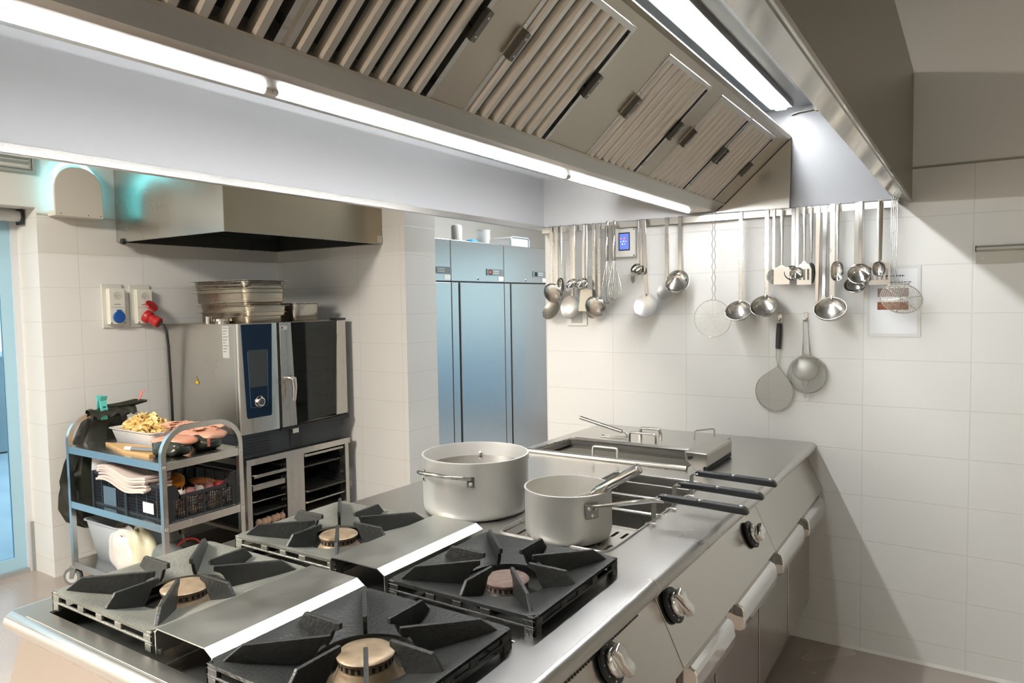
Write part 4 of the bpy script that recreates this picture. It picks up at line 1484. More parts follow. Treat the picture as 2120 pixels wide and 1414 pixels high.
# ------------------------------------------------------------------ things on the back wall
tp = thing('touch_panel', 'white wall box with a small blue touch screen below the rail', 'control panel', (-0.508, 0, 1.87))
MB().box(-0.572, -0.446, -0.030, -0.001, 1.789, 1.936).build('housing', WHITE_PLASTIC, tp, bevel=0.004)
MB().box(-0.537, -0.476, -0.032, -0.029, 1.822, 1.914).build('screen_frame', mat('navy_bezel', (0.02, 0.025, 0.06, 1), 0.2), tp)
scr = MB().box(-0.532, -0.481, -0.0328, -0.031, 1.828, 1.908).build('screen', mat('blue_screen', (0.05, 0.08, 0.25, 1), 0.2, emit=(0.075, 0.12, 0.36, 1), estr=1.0), tp)
for (x, z, c, n) in ((-0.524, 1.884, (0.7, 0.12, 0.12, 1), 'icon_red'), (-0.505, 1.884, (0.8, 0.22, 0.16, 1), 'icon_red'), (-0.522, 1.868, (0.15, 0.5, 0.75, 1), 'icon_cyan'), (-0.509, 1.870, (0.7, 0.75, 0.9, 1), 'icon_white'),
                     (-0.497, 1.869, (0.35, 0.35, 0.8, 1), 'icon_violet'), (-0.516, 1.856, (0.7, 0.75, 0.9, 1), 'icon_white'), (-0.503, 1.856, (0.2, 0.3, 0.7, 1), 'icon_blue')):
    MB().cyl((x, -0.0328, z), (x, -0.0334, z), 0.0036 if n != 'icon_red' else 0.005, seg=12).build('screen_icon', mat(n, c, 0.3, emit=c, estr=0.8), scr)
m = MB()
for x in (-0.564, -0.454):
    for z in (1.797, 1.928):
        m.cyl((x, -0.030, z), (x, -0.0312, z), 0.0035, seg=10)
m.build('screw', BLACK_PLASTIC, tp)
sw = thing('wall_switch', 'pale switch plate with a grey rocker on the wall below the left utensils', 'switch', (-0.79, 0, 1.48))
MB().box(-0.850, -0.735, -0.010, -0.001, 1.436, 1.530).build('plate', WHITE_PLASTIC, sw, bevel=0.003)
MB().box(-0.826, -0.760, -0.014, -0.009, 1.452, 1.515).build('rocker', mat('grey_rocker', (0.50, 0.52, 0.49, 1), 0.4), sw, bevel=0.002)
tag(MB().box(-0.766, -0.688, -0.004, -0.001, 1.700, 1.792).build('paper_note', mat('white_paper', (0.82, 0.82, 0.80, 1), 0.7)), 'small blank white note on the wall behind the left utensils', 'note')
t = thing('small_hook', 'tiny grey peg on the wall under the little ladles', 'hook', (-0.475, 0, 1.67))
MB().prism([(-0.483, 1.692), (-0.467, 1.692), (-0.467, 1.668), (-0.473, 1.656), (-0.480, 1.668)], 'y', -0.008, -0.001).build('peg', mat('grey_metal_peg', (0.25, 0.24, 0.22, 1), 0.4, 0.5), t)
# poster
po = thing('instruction_sheet', 'white printed instruction sheet with two brown picture strips on the wall', 'poster', (0.712, 0, 1.55))
MB().box(0.611, 0.812, -0.003, -0.001, 1.397, 1.698).build('sleeve', mat('clear_sleeve', (0.70, 0.70, 0.68, 1), 0.15), po)
pp = MB().box(0.623, 0.800, -0.0042, -0.0032, 1.410, 1.684).build('sheet', mat('printed_paper', (0.78, 0.79, 0.80, 1), 0.45), po)
INK = mat('ink', (0.08, 0.08, 0.08, 1), 0.6)
m = MB()
rnd = random.Random(3)
for z, x0, x1, h in ((1.655, 0.668, 0.752, 0.0035), (1.628, 0.645, 0.780, 0.0018), (1.620, 0.645, 0.772, 0.0018)):
    x = x0
    while x < x1:
        wd = rnd.uniform(0.006, 0.014)
        m.box(x, min(x + wd, x1), -0.0046, -0.0042, z - h, z + h)
        x += wd + 0.003
m.build('print_lines', INK, pp)
for z0, z1, nm, c1, c2 in ((1.567, 1.603, 'photo_grey_brown', (0.20, 0.13, 0.12, 1), (0.36, 0.27, 0.26, 1)), (1.512, 1.545, 'photo_rust', (0.36, 0.12, 0.05, 1), (0.10, 0.035, 0.02, 1))):
    MB().box(0.651, 0.768, -0.0046, -0.0042, z0, z1).build('printed_picture', mat(nm, c1, 0.5, var=0.4, vscale=60, color2=c2), pp)
# magnetic knife holder at the right
kr = thing('knife_rack', 'empty flat steel knife holder on the shaded wall at the right edge', 'rack', (1.3, 0, 1.73))
MB().box(1.002, 1.60, -0.005, -0.001, 1.694, 1.764).build('back_plate', mat('grey_green_steel', (0.50, 0.51, 0.47, 1), 0.35, 0.8), kr)
MB().prism([(-0.020, 1.742), (-0.004, 1.742), (-0.004, 1.764), (-0.020, 1.764), (-0.026, 1.757), (-0.026, 1.748)], 'x', 1.002, 1.60).build('front_bar', MATS['grey_green_steel'], kr, bevel=0.001)
MB().box(0.9995, 1.0025, -0.027, -0.003, 1.741, 1.765).build('end_cap', BLACK_PLASTIC, kr)
MB().cyl((1.024, -0.005, 1.715), (1.024, -0.008, 1.715), 0.006, seg=12).build('screw', STEEL, kr)

# ------------------------------------------------------------------ small wall hood over the oven
sh = thing('wall_hood', 'smaller brushed steel extraction hood in the corner above the oven', 'extractor hood', (-2.97, -0.37, 1.98))
HX0, HX1, HYa, HYb, HZ = -3.498, -2.42, -0.99, 0.243, 1.980
m = MB()
m.box(HX1 - 0.006, HX1, HYa, HYb, HZ, 2.62)
m.build('front_panel', mat('brownish_hood_steel', (0.42, 0.365, 0.275, 1), 0.42, 1.0, var=0.5, vscale=3, color2=(0.37, 0.315, 0.23, 1)), sh)
m = MB()
m.box(HX0, HX1 - 0.006, HYa, HYa + 0.006, HZ, 2.62)
m.build('side_panel', STEEL, sh)
MB().box(HX0, HX1 - 0.006, HYa + 0.006, HYb, 2.61, 2.62).build('roof_sheet', STEEL_DULL, sh)
m = MB()
m.box(HX0, HX0 + 0.02, HYa + 0.006, HYb - 0.006, HZ, 2.09).box(HX0, HX1 - 0.006, HYb - 0.006, HYb, HZ, 2.61)
m.box(HX0 + 0.02, HX1 - 0.006, HYa + 0.006, HYa + 0.008, HZ + 0.004, 2.61).box(HX1 - 0.009, HX1 - 0.006, HYa + 0.006, HYb - 0.006, HZ + 0.004, 2.61)
m.build('inner_lining', mat('cavity_dark_lining', (0.05, 0.052, 0.048, 1), 0.5, 0.5), sh)  # steel lining, the dark of the hood's hollow put into its colour
m = MB()
for a in ((HX0, HX1 - 0.004, HYa + 0.004, HYa + 0.016), (HX0, HX1 - 0.004, HYb - 0.012, HYb), (HX0, HX0 + 0.012, HYa + 0.016, HYb - 0.012), (HX1 - 0.016, HX1 - 0.004, HYa + 0.016, HYb - 0.012)):
    m.box(a[0], a[1], a[2], a[3], HZ - 0.002, HZ + 0.004)
m.build('rim', STEEL, sh)
m = MB()
m.add([(HX0 + 0.03, HYa + 0.02, 2.06), (HX0 + 0.03, HYb - 0.02, 2.06), (HX0 + 0.45, HYb - 0.02, 2.42), (HX0 + 0.45, HYa + 0.02, 2.42)], [(0, 1, 2, 3)])
m.add([(HX0 + 0.45, HYa + 0.02, 2.42), (HX0 + 0.45, HYb - 0.02, 2.42), (HX1 - 0.02, HYb - 0.02, 2.42), (HX1 - 0.02, HYa + 0.02, 2.42)], [(0, 1, 2, 3)])
m.build('filter_bank', BLACK_CAVITY, sh)
m = MB()
for i in range(9):
    y = -0.80 + i * 0.052
    m.add([(HX0 + 0.035, y, 2.072), (HX0 + 0.035, y + 0.02, 2.072), (HX0 + 0.40, y + 0.02, 2.385), (HX0 + 0.40, y, 2.385)], [(0, 1, 2, 3)])
    m.add([(HX0 + 0.035, y + 0.5, 2.072), (HX0 + 0.035, y + 0.52, 2.072), (HX0 + 0.40, y + 0.52, 2.385), (HX0 + 0.40, y + 0.5, 2.385)], [(0, 1, 2, 3)])
m.build('baffles', STEEL_DULL, sh)
m = MB()
m.box(HX1 - 0.003, HX1 + 0.003, HYb - 0.045, HYb - 0.004, HZ + 0.006, HZ + 0.055)
m.build('corner_bracket', STEEL, sh)
m = MB()
m.cyl((-3.42, HYa - 0.012, HZ), (-3.42, HYa + 0.01, HZ), 0.018, seg=12)
m.build('drain_plug', BLACK_PLASTIC, sh, smooth=True)

# ------------------------------------------------------------------ combi oven on its stand
OX, OY0, OY1, OZ0, OZ1 = -2.72, -0.715, 0.148, 0.785, 1.462
ov = thing('combi_oven', 'steel combination oven with blue control panel and dark glass door on a rack stand', 'oven', (-3.1, -0.28, 0.62))
m = MB()
m.box(-3.47, OX - 0.03, OY0, OY0 + 0.012, OZ0, OZ1)
m.build('side_panel', STEEL, ov, bevel=0.002)
m = MB()
m.box(-3.47, OX - 0.03, OY1 - 0.012, OY1, OZ0, OZ1)
m.build('side_panel', STEEL, ov, bevel=0.002)
m = MB()
m.box(-3.47, OX - 0.03, OY0 + 0.012, OY1 - 0.012, OZ1 - 0.012, OZ1)
m.build('top_panel', STEEL_DULL, ov)
MB().box(-3.47, -3.458, OY0 + 0.012, OY1 - 0.012, OZ0, OZ1 - 0.012).build('back_panel', STEEL_DULL, ov)
MB().box(-3.458, OX - 0.03, OY0 + 0.012, OY1 - 0.012, OZ0, OZ0 + 0.012).build('floor_panel', STEEL_DULL, ov)
# control column
m = MB()
m.prism(rrect(-2.76, OX, OY0, -0.418, 0.012, 4), 'z', OZ0, OZ1)
m.build('control_column', STEEL, ov, smooth=True, angle=30)
bp_ = [(-0.690, 1.458), (-0.464, 1.458), (-0.483, 0.893), (-0.490, 0.880), (-0.660, 0.880), (-0.668, 0.893)]
cp = MB().prism(bp_, 'x', OX - 0.002, OX + 0.004).build('control_panel', BLUE_GLASS, ov, bevel=0.002)
MB().prism([(-0.650, 1.300), (-0.506, 1.300), (-0.513, 1.070), (-0.643, 1.070)], 'x', OX + 0.0035, OX + 0.0050).build('display', SCREEN_OFF, cp)
m = MB()
lnp = [(-0.652, 1.29), (-0.640, 0.955), (-0.633, 0.945), (-0.600, 0.944)]
m.tube([(OX + 0.0045, y, z) for y, z in lnp], 0.0011, 4)
m.tube([(OX + 0.0045, y, z) for y, z in [(-0.552, 0.945), (-0.520, 0.948), (-0.513, 0.956), (-0.504, 1.29)]], 0.0011, 4)
m.build('panel_line', mat('pale_blue_line', (0.08, 0.20, 0.34, 1), 0.3), cp)
RX = Matrix.Rotation(pi / 2, 3, 'Y')
m = MB()
m.lathe([(0.036, 0.0), (0.036, 0.006), (0.031, 0.010), (0.027, 0.022), (0.022, 0.025)], (OX + 0.004, -0.577, 0.978), 32, RX)
kb = m.build('knob', CHROME, cp, smooth=True)
m = MB()
m.lathe([(0.020, 0.0), (0.019, 0.003), (0.012, 0.0035)], (OX + 0.0295, -0.577, 0.978), 28, RX)
m.build('knob_cap', mat('knob_cap_grey', (0.12, 0.13, 0.135, 1), 0.25, 0.6), kb, smooth=True)
MB().box(OX - 0.03, OX - 0.006, -0.418, -0.403, OZ0, OZ1).build('gap_gasket', BLACK_PLASTIC, ov)
# door
dr = MB()
dr.prism([(-0.402, OZ0), (-0.402, OZ1), (-0.312, OZ1), (-0.285, OZ0)], 'x', OX - 0.022, OX + 0.002)
door_o = dr.build('door', STEEL, ov, bevel=0.003)
dd = MB()
dd.prism([(0.060, OZ0 + 0.02), (0.090, OZ1), (OY1 + 0.020, OZ1), (OY1 + 0.020, OZ0 + 0.02)], 'x', OX - 0.022, OX + 0.002)
dd.build('door_edge', STEEL, door_o, bevel=0.004)
gl = bpy.data.materials.new('oven_glass')
gl.use_nodes = True
_n = gl.node_tree
_n.nodes.clear()
_o = _n.nodes.new('ShaderNodeOutputMaterial')
_m = _n.nodes.new('ShaderNodeMixShader')
_t = _n.nodes.new('ShaderNodeBsdfTransparent')
_t.inputs[0].default_value = (0.34, 0.37, 0.37, 1)
_g = _n.nodes.new('ShaderNodeBsdfGlossy')
_g.inputs['Roughness'].default_value = 0.04
_g.inputs['Color'].default_value = (0.85, 0.9, 0.9, 1)
_m.inputs[0].default_value = 0.055
_n.links.new(_t.outputs[0], _m.inputs[1])
_n.links.new(_g.outputs[0], _m.inputs[2])
_n.links.new(_m.outputs[0], _o.inputs[0])
glass_o = MB().prism([(-0.287, OZ0 + 0.005), (-0.313, OZ1 - 0.004), (0.089, OZ1 - 0.004), (0.061, OZ0 + 0.03)], 'x', OX - 0.006, OX - 0.001).build('door_glass', gl, door_o)
m = MB()
wo = [(-0.287, OZ0 + 0.005), (-0.313, OZ1 - 0.004), (0.089, OZ1 - 0.004), (0.061, OZ0 + 0.03)]
wi = [(-0.285, 0.905), (-0.300, 1.385), (0.055, 1.400), (0.040, 0.905)]
vs = [(OX - 0.0085, y, z) for y, z in wo] + [(OX - 0.0085, y, z) for y, z in wi]
m.add(vs, [(i, (i + 1) % 4, 4 + (i + 1) % 4, 4 + i) for i in range(4)])
m.build('glass_border', BLACK_GLOSS, door_o)
hh = MB()
hh.tube([(OX + 0.002, -0.372, 1.105), (OX + 0.030, -0.372, 1.106), (OX + 0.045, -0.360, 1.106), (OX + 0.050, -0.345, 1.100), (OX + 0.048, -0.338, 1.05), (OX + 0.045, -0.340, 0.985), (OX + 0.044, -0.341, 0.955)],
        [0.014, 0.014, 0.017, 0.020, 0.018, 0.015, 0.011], 14, flat=(1, 0.75))
hh.build('handle', CHROME, door_o, smooth=True)
st = MB().box(OX + 0.002, OX + 0.0032, -0.392, -0.345, 1.415, 1.440).build('door_sticker', mat('pale_sticker', (0.55, 0.56, 0.55, 1), 0.5), door_o)
MB().box(OX + 0.0030, OX + 0.0038, -0.389, -0.379, 1.421, 1.434).build('sticker_mark', BLACK_PLASTIC, st)
# oven chamber seen through the glass
m = MB()
m.box(-3.30, OX - 0.03, -0.392, -0.382, 0.84, 1.42).box(-3.30, OX - 0.03, 0.118, 0.128, 0.84, 1.42)
m.box(-3.31, -3.30, -0.392, 0.128, 0.84, 1.42).box(-3.30, OX - 0.03, -0.39, 0.12, 0.83, 0.84).box(-3.30, OX - 0.03, -0.39, 0.12, 1.42, 1.43)
m.build('chamber', STEEL_DULL, ov)
m = MB()
for z in (0.93, 1.02, 1.11, 1.20, 1.29):
    for y in (-0.375, 0.108):
        m.tube([(-3.28, y, z), (OX - 0.05, y, z)], 0.005, 6)
for x in (-3.2, -2.85):
    for y in (-0.375, 0.108):
        m.tube([(x, y, 0.85), (x, y, 1.41)], 0.005, 6)
m.build('rack_rails', CHROME, ov, smooth=True)
m = MB()
m.box(-3.25, -2.80, -0.36, 0.095, 1.095, 1.10)
m.build('oven_tray', UTENSIL, ov)
# black foot panel with louvres
fp = MB().box(-3.46, OX - 0.015, OY0 + 0.010, OY1 - 0.035, 0.632, OZ0).build('foot_panel', NAVY, ov, bevel=0.003)
m = MB()
for i in range(6):
    z = 0.655 + i * 0.019
    m.box(OX - 0.016, OX - 0.010, OY0 + 0.03, -0.50, z, z + 0.008)
m.build('louvres', BLACK_PLASTIC, fp)
MB().box(OX - 0.016, OX - 0.008, -0.335, -0.245, 0.650, 0.775).build('service_box', BLACK_PLASTIC, fp)
MB().box(OX - 0.0085, OX - 0.0070, -0.316, -0.268, 0.735, 0.765).build('white_label', WHITE_PLASTIC, fp)
MB().prism([(OY0 + 0.30, OZ0 - 0.006), (OY1 + 0.026, OZ0 + 0.012), (OY1 + 0.026, OZ0 - 0.014), (OY0 + 0.30, OZ0 - 0.014)], 'x', OX - 0.03, OX + 0.008).build('drip_gutter', BLACK_PLASTIC, ov)
m = MB()
m.box(OX - 0.06, OX + 0.004, OY1 - 0.07, OY1 + 0.020, OZ1 + 0.001, OZ1 + 0.014)
m.build('top_hinge', BLACK_PLASTIC, ov)
# labels on the oven's flank
wl = MB().prism([(-3.163, 1.082), (-3.117, 1.082), (-3.140, 1.128)], 'y', OY0 - 0.0012, OY0 - 0.0002).build('warning_triangle', mat('warning_yellow', (0.80, 0.52, 0.03, 1), 0.5), ov)
m = MB()
m.prism([(-3.143, 1.113), (-3.137, 1.113), (-3.134, 1.102), (-3.140, 1.102), (-3.137, 1.090), (-3.146, 1.104), (-3.141, 1.104)], 'y', OY0 - 0.0018, OY0 - 0.0011)
for a, b in (((-3.163, 1.082), (-3.117, 1.082)), ((-3.163, 1.082), (-3.140, 1.128)), ((-3.117, 1.082), (-3.140, 1.128))):
    m.tube([(a[0], OY0 - 0.0012, a[1]), (b[0], OY0 - 0.0012, b[1])], 0.0016, 4)
m.build('warning_symbol', BLACK_PLASTIC, wl)
pl_ = MB().box(-2.865, -2.800, OY0 - 0.0012, OY0 - 0.0002, 1.255, 1.45).build('rating_plate', mat('rating_plate', (0.62, 0.62, 0.60, 1), 0.4, 0.3), ov)
m = MB()
for i in range(9):
    m.box(-2.858, -2.858 + 0.05 - 0.012 * (i % 3), OY0 - 0.0018, OY0 - 0.0011, 1.44 - i * 0.018 - 0.004, 1.44 - i * 0.018)
m.build('plate_print', mat('plate_print_grey', (0.15, 0.15, 0.15, 1), 0.5), pl_)

# stand with two racks of runners
sd = thing('oven_stand', 'steel oven stand with two open racks of runners and trays', 'stand', (-3.08, -0.28, 0))
m = MB()
m.box(-3.45, OX + 0.015, OY0 + 0.02, OY1 + 0.022, 0.590, 0.630)
m.build('top_frame', STEEL, sd, bevel=0.003)
for y0, y1, nm in ((OY0 + 0.025, OY0 + 0.060, 'post'), (OY1 - 0.022, OY1 + 0.012, 'post'), (-0.388, -0.243, 'centre_panel')):
    MB().box(OX - 0.04, OX + 0.005, y0, y1, 0.06, 0.590).build(nm, STEEL, sd, bevel=0.002)
    MB().box(-3.44, -3.40, y0, y1, 0.06, 0.590).build('rear_' + nm, STEEL_DULL, sd)
for y in (OY0 + 0.042, OY1 - 0.005):
    for x in (OX - 0.02, -3.42):
        MB().lathe([(0.022, 0), (0.022, 0.012), (0.014, 0.016), (0.014, 0.062)], (x, y, 0), 14).build('foot', STEEL, sd, smooth=True)
MB().box(-3.45, OX, OY0 + 0.03, OY1, 0.165, 0.185).build('bottom_shelf', STEEL_DULL, sd)
for y0, y1 in ((OY0 + 0.060, OY0 + 0.064), (-0.392, -0.388), (-0.243, -0.239), (OY1 - 0.026, OY1 - 0.022)):
    MB().box(-3.42, OX - 0.045, y0, y1, 0.185, 0.585).build('rack_side', BLACK_CAVITY, sd)
MB().box(-3.40, -3.395, OY0 + 0.06, OY1 - 0.02, 0.185, 0.585).build('rack_back', BLACK_CAVITY, sd)
zz = (0.235, 0.31, 0.385, 0.46, 0.535)
for k, (ya, yb) in enumerate(((OY0 + 0.068, -0.396), (-0.235, OY1 - 0.030))):
    for z in zz:
        for y in (ya + 0.003, yb - 0.003):
            r_ = MB()
            r_.box(-3.38, OX - 0.03, y - 0.004, y + 0.004, z, z + 0.004)
            r_.box(-3.38, OX - 0.03, y - (0.004 if y < ya + 0.02 else -0.002), y + (-0.002 if y < ya + 0.02 else 0.004), z, z + 0.014)
            r_.build('runner', STEEL, sd)
    t2 = MB()
TRG = 'trays in the oven stand'


def rack_tray(z, ya, yb, dep, lab, out=0.0, m_=None):
    t = thing('rack_tray', lab, 'tray', (-3.05, (ya + yb) / 2, z), TRG)
    b = MB()
    x1 = OX + out
    b.box(-3.36, x1, ya, yb, z, z + 0.002)
    b.build('base', m_ or UTENSIL_SATIN, t)
    w = MB()
    w.tube([(-3.36, ya, z + dep), (x1 - 0.015, ya, z + dep), (x1, ya + 0.015, z + dep), (x1, yb - 0.015, z + dep), (x1 - 0.015, yb, z + dep), (-3.36, yb, z + dep)], 0.004, 6)
    w.build('rim', m_ or UTENSIL_SATIN, t, smooth=True)
    f = MB()
    f.box(x1 - 0.002, x1, ya, yb, z, z + dep)
    f.build('front_wall', m_ or UTENSIL_SATIN, t)
    return t


DKT = mat('dark_tray', (0.09, 0.09, 0.08, 1), 0.35, 0.6)
rack_tray(0.505, OY0 + 0.072, -0.398, 0.018, 'shallow tray sticking out of the left rack, the higher one', 0.015)
rack_tray(0.425, OY0 + 0.072, -0.398, 0.035, 'deeper pale tray in the left rack under the shallow one')
rack_tray(0.350, OY0 + 0.072, -0.398, 0.006, 'thin wire-edged tray in the left rack above the eggs', 0.0)
rack_tray(0.275, OY0 + 0.072, -0.398, 0.010, 'dark baking sheet in the left rack just above the eggs', 0.010, DKT)
rack_tray(0.560, -0.232, OY1 - 0.034, 0.014, 'topmost pale tray in the right rack', 0.0)
rack_tray(0.480, -0.232, OY1 - 0.034, 0.010, 'second thin tray in the right rack', -0.03, DKT)
rack_tray(0.320, -0.232, OY1 - 0.034, 0.010, 'dark baking sheet low in the right rack', 0.012, DKT)
rack_tray(0.245, -0.232, OY1 - 0.034, 0.008, 'lowest thin tray in the right rack')
# eggs on the bottom shelf
EGG = mat('egg_shell', (0.62, 0.40, 0.26, 1), 0.5)
eg0 = None
for i, (x, y, lab) in enumerate([(-2.745, -0.592, 'leftmost brown egg on the lowest shelf of the oven stand'), (-2.735, -0.560, 'brown egg at the front of the row, nearest to the camera'), (-2.745, -0.522, 'third brown egg from the left in the oven stand'),
                                 (-2.735, -0.487, 'fourth brown egg from the left in the oven stand'), (-2.745, -0.450, 'fifth brown egg from the left, partly behind the last'), (-2.737, -0.418, 'rightmost brown egg in the oven stand')]):
    if eg0 is None:
        b = MB().blob((0, 0, 0), (0.021, 0.021, 0.026), 18, 12)
        eg0 = tag(b.build('egg', EGG, smooth=True), lab, 'egg', 'eggs on the oven stand')
        eg0.location = (x, y, 0.2130)
    else:
        e_ = eg0.copy()
        COL.objects.link(e_)
        e_.location = (x, y, 0.2130)
        e_['label'] = lab


# ------------------------------------------------------------------ pans on top of the oven
def gn_pan(x0, x1, y0, y1, z0, dep, lab, m_=None, grp='steel pans on top of the oven'):
    t = thing('gastronorm_pan', lab, 'pan', ((x0 + x1) / 2, (y0 + y1) / 2, z0), grp)
    b = MB()
    taper = 0.010
    n = 5
    loops = []
    for (ins, z, r) in ((0.030, z0, 0.03), (0.020 + taper * 0.4, z0 + 0.008, 0.04), (0.020, z0 + dep - 0.004, 0.045), (0.016, z0 + dep, 0.045), (0.0, z0 + dep + 0.001, 0.035), (0.0, z0 + dep + 0.003, 0.035), (0.018, z0 + dep + 0.0025, 0.043), (0.0215, z0 + dep - 0.004, 0.043), (0.0215 + taper * 0.4, z0 + 0.010, 0.038), (0.032, z0 + 0.0025, 0.028)):
        loops.append([(x, y, z) for x, y in rrect(x0 + ins, x1 - ins, y0 + ins, y1 - ins, r, n)])
    k = len(loops[0])
    vs = [p for l in loops for p in l]
    fs = [(i * k + j, i * k + (j + 1) % k, (i + 1) * k + (j + 1) % k, (i + 1) * k + j) for i in range(len(loops) - 1) for j in range(k)]
    fs += [tuple(range(k))[::-1], tuple((len(loops) - 1) * k + j for j in range(k))]
    b.add(vs, fs)
    b.build('body', m_ or UTENSIL_SATIN, t, smooth=True, angle=40)
    return t


PB = mat('warm_pan_steel', (0.58, 0.53, 0.44, 1), 0.30, 1.0, rvar=0.06)
gn_pan(-3.28, -2.745, -0.625, -0.300, 1.4625, 0.065, 'lowest pan of the stack on the oven', PB)
gn_pan(-3.27, -2.728, -0.630, -0.286, 1.505, 0.065, 'second pan from below in the stack on the oven, its rim sticking out', PB)
gn_pan(-3.29, -2.755, -0.622, -0.297, 1.545, 0.065, 'third pan from below in the stack on the oven', PB)
gn_pan(-3.30, -2.735, -0.640, -0.290, 1.588, 0.065, 'fourth pan from below in the stack on the oven', PB)
gn_pan(-3.30, -2.735, -0.642, -0.288, 1.613, 0.065, 'fifth pan from below in the stack on the oven', PB)
gn_pan(-3.30, -2.738, -0.638, -0.292, 1.637, 0.065, 'sixth pan from below in the stack on the oven', PB)
gn_pan(-3.31, -2.735, -0.645, -0.285, 1.683, 0.045, 'topmost shallow pan of the stack on the oven', UTENSIL_SATIN)
gn_pan(-2.99, -2.775, -0.235, 0.035, 1.4625, 0.118, 'single deep steel pan standing on the right of the oven top', UTENSIL_SATIN)
t = thing('oven_vent', 'small round vent cap on the oven top beside the pan stack', 'vent', (-3.05, -0.66, 1.462))
MB().lathe([(0.045, 0), (0.045, 0.012), (0.062, 0.016), (0.062, 0.030), (0.055, 0.034)], (-2.95, -0.652, 1.4622), 24).build('cap', UTENSIL, t, smooth=True)
MB().lathe([(0.022, 0), (0.022, 0.045)], (-3.08, -0.66, 1.4622), 18).build('pipe', UTENSIL, t, smooth=True)


# ------------------------------------------------------------------ sockets on the left wall
def socket(y0, y1, z0, z1, lab, red):
    yc = (y0 + y1) / 2
    t = thing('wall_socket', lab, 'socket', (-3.5, yc, z0), 'double sockets on the left wall')
    MB().box(-3.499, -3.488, y0, y1, z0, z1).build('back_plate', mat('socket_plate', (0.60, 0.60, 0.54, 1), 0.4), t, bevel=0.004)
    MB().box(-3.490, -3.452, y0 + 0.026, y1 - 0.006, z0 + 0.022, z1 - 0.028).build('housing', CREAM_PLASTIC, t, bevel=0.004)
    f = MB()
    cy, cz = yc + 0.010, z1 - 0.072
    f.lathe([(0.024, 0), (0.024, 0.002), (0.021, 0.002), (0.020, 0.0005)], (-3.452, cy, cz), 24, RX)
    fo = f.build('outlet', mat('outlet_grey', (0.55, 0.55, 0.50, 1), 0.45), t, smooth=True)
    h = MB()
    for dy, dz in ((-0.009, 0.0), (0.009, 0.0), (0.0, -0.010)):
        h.cyl((-3.4518, cy + dy, cz + dz), (-3.4505, cy + dy, cz + dz), 0.0025, seg=8)
    h.build('pin_holes', mat('pin_hole', (0.10, 0.10, 0.09, 1), 0.6), fo)
    l = MB()
    for i in range(6):
        l.box(-3.4522, -3.4512, cy - 0.020 + i * 0.007, cy - 0.016 + i * 0.007, cz - 0.056, cz - 0.051)
    l.box(-3.4522, -3.4512, y0 + 0.034, y1 - 0.014, cz - 0.073, cz - 0.0715)
    l.build('print', mat('socket_print', (0.12, 0.12, 0.11, 1), 0.6), t)
    s_ = MB()
    for y in (y0 + 0.034, y1 - 0.014):
        s_.cyl((-3.452, y, z0 + 0.030), (-3.4505, y, z0 + 0.030), 0.004, seg=10)
    s_.build('screw', BLACK_PLASTIC, t)
    if not red:
        c = MB()
        c.lathe([(0.036, 0), (0.037, 0.010), (0.034, 0.014), (0.0, 0.015)], (-3.452, cy + 0.004, z0 + 0.066), 28, RX, cap1=False)
        c.box(-3.452, -3.440, cy - 0.008, cy + 0.016, z0 + 0.096, z0 + 0.112)
        c.build('flap', BLUE_PLASTIC, t, smooth=True)
    else:
        c = MB()
        dirv = Vector((0.80, 0.38, -0.46)).normalized()
        R_ = Vector((0, 0, 1)).rotation_difference(dirv).to_matrix()
        p_ = Vector((-3.452, cy + 0.004, z0 + 0.070))
        c.lathe([(0.042, 0), (0.042, 0.020), (0.036, 0.034), (0.033, 0.036)], p_, 28, R_)
        co = c.build('inlet', RED_PLASTIC, t, smooth=True)
        fl = MB()
        fd = Vector((0.75, 0.25, 0.62)).normalized()
        R2 = Vector((0, 0, 1)).rotation_difference(fd).to_matrix()
        fl.lathe([(0.0, 0.0), (0.040, 0.0), (0.043, 0.006), (0.040, 0.012), (0.0, 0.013)], p_ + Vector((0.030, 0.018, 0.060)), 28, R2, cap0=False, cap1=False)
        fl.build('flap', RED_PLASTIC, co, smooth=True)
        pgo = thing('power_plug', 'red industrial plug with a black cable plugged into the right wall socket', 'plug', p_ + dirv * 0.036)
        pg = MB()
        pg.lathe([(0.030, 0.036), (0.031, 0.066), (0.027, 0.070)], p_, 24, R_)
        pg.build('body', RED_PLASTIC, pgo, smooth=True)
        nut = MB()
        nut.lathe([(0.027, 0.068), (0.034, 0.070), (0.034, 0.098), (0.026, 0.104), (0.014, 0.104)], p_, 12, R_)
        nut.build('nut', RED_PLASTIC, pgo, smooth=True, angle=20)
        e0 = p_ + dirv * 0.100
        cb = MB()
        cb.tube([e0, e0 + dirv * 0.03, e0 + Vector((0.030, 0.028, -0.05)), e0 + Vector((0.025, 0.04, -0.15)), e0 + Vector((0.010, 0.055, -0.45)), e0 + Vector((0.0, 0.062, -0.80)), e0 + Vector((-0.03, 0.07, -1.2)), e0 + Vector((-0.03, 0.10, -1.40))], 0.0085, 10)
        cb.build('cable', mat('black_cable', (0.015, 0.016, 0.016, 1), 0.45), pgo, smooth=True)
    return t


socket(-1.102, -0.972, 1.448, 1.719, 'wall socket with a round blue flap, left one of the two', False)
socket(-0.930, -0.795, 1.447, 1.715, 'wall socket with a red industrial inlet, right one of the two', True)

# ------------------------------------------------------------------ insect lamp
il = thing('insect_lamp', 'white dome-shaped insect lamp glowing turquoise on the left wall', 'insect lamp', (-3.45, -1.25, 2.12))


def dome(x0, x1, ya, yb, za, zt):
    c = (ya + yb) / 2
    r = (yb - ya) / 2
    k = 0.11
    pts = [(ya, za), (yb, za)]
    for i in range(15):
        a = pi * i / 14
        pts.append((c + r * math.copysign(abs(cos(a)) ** 0.8, cos(a)), zt - 0.155 + 0.155 * sin(a) ** 0.9))
    return MB().prism(pts, 'x', x0, x1)


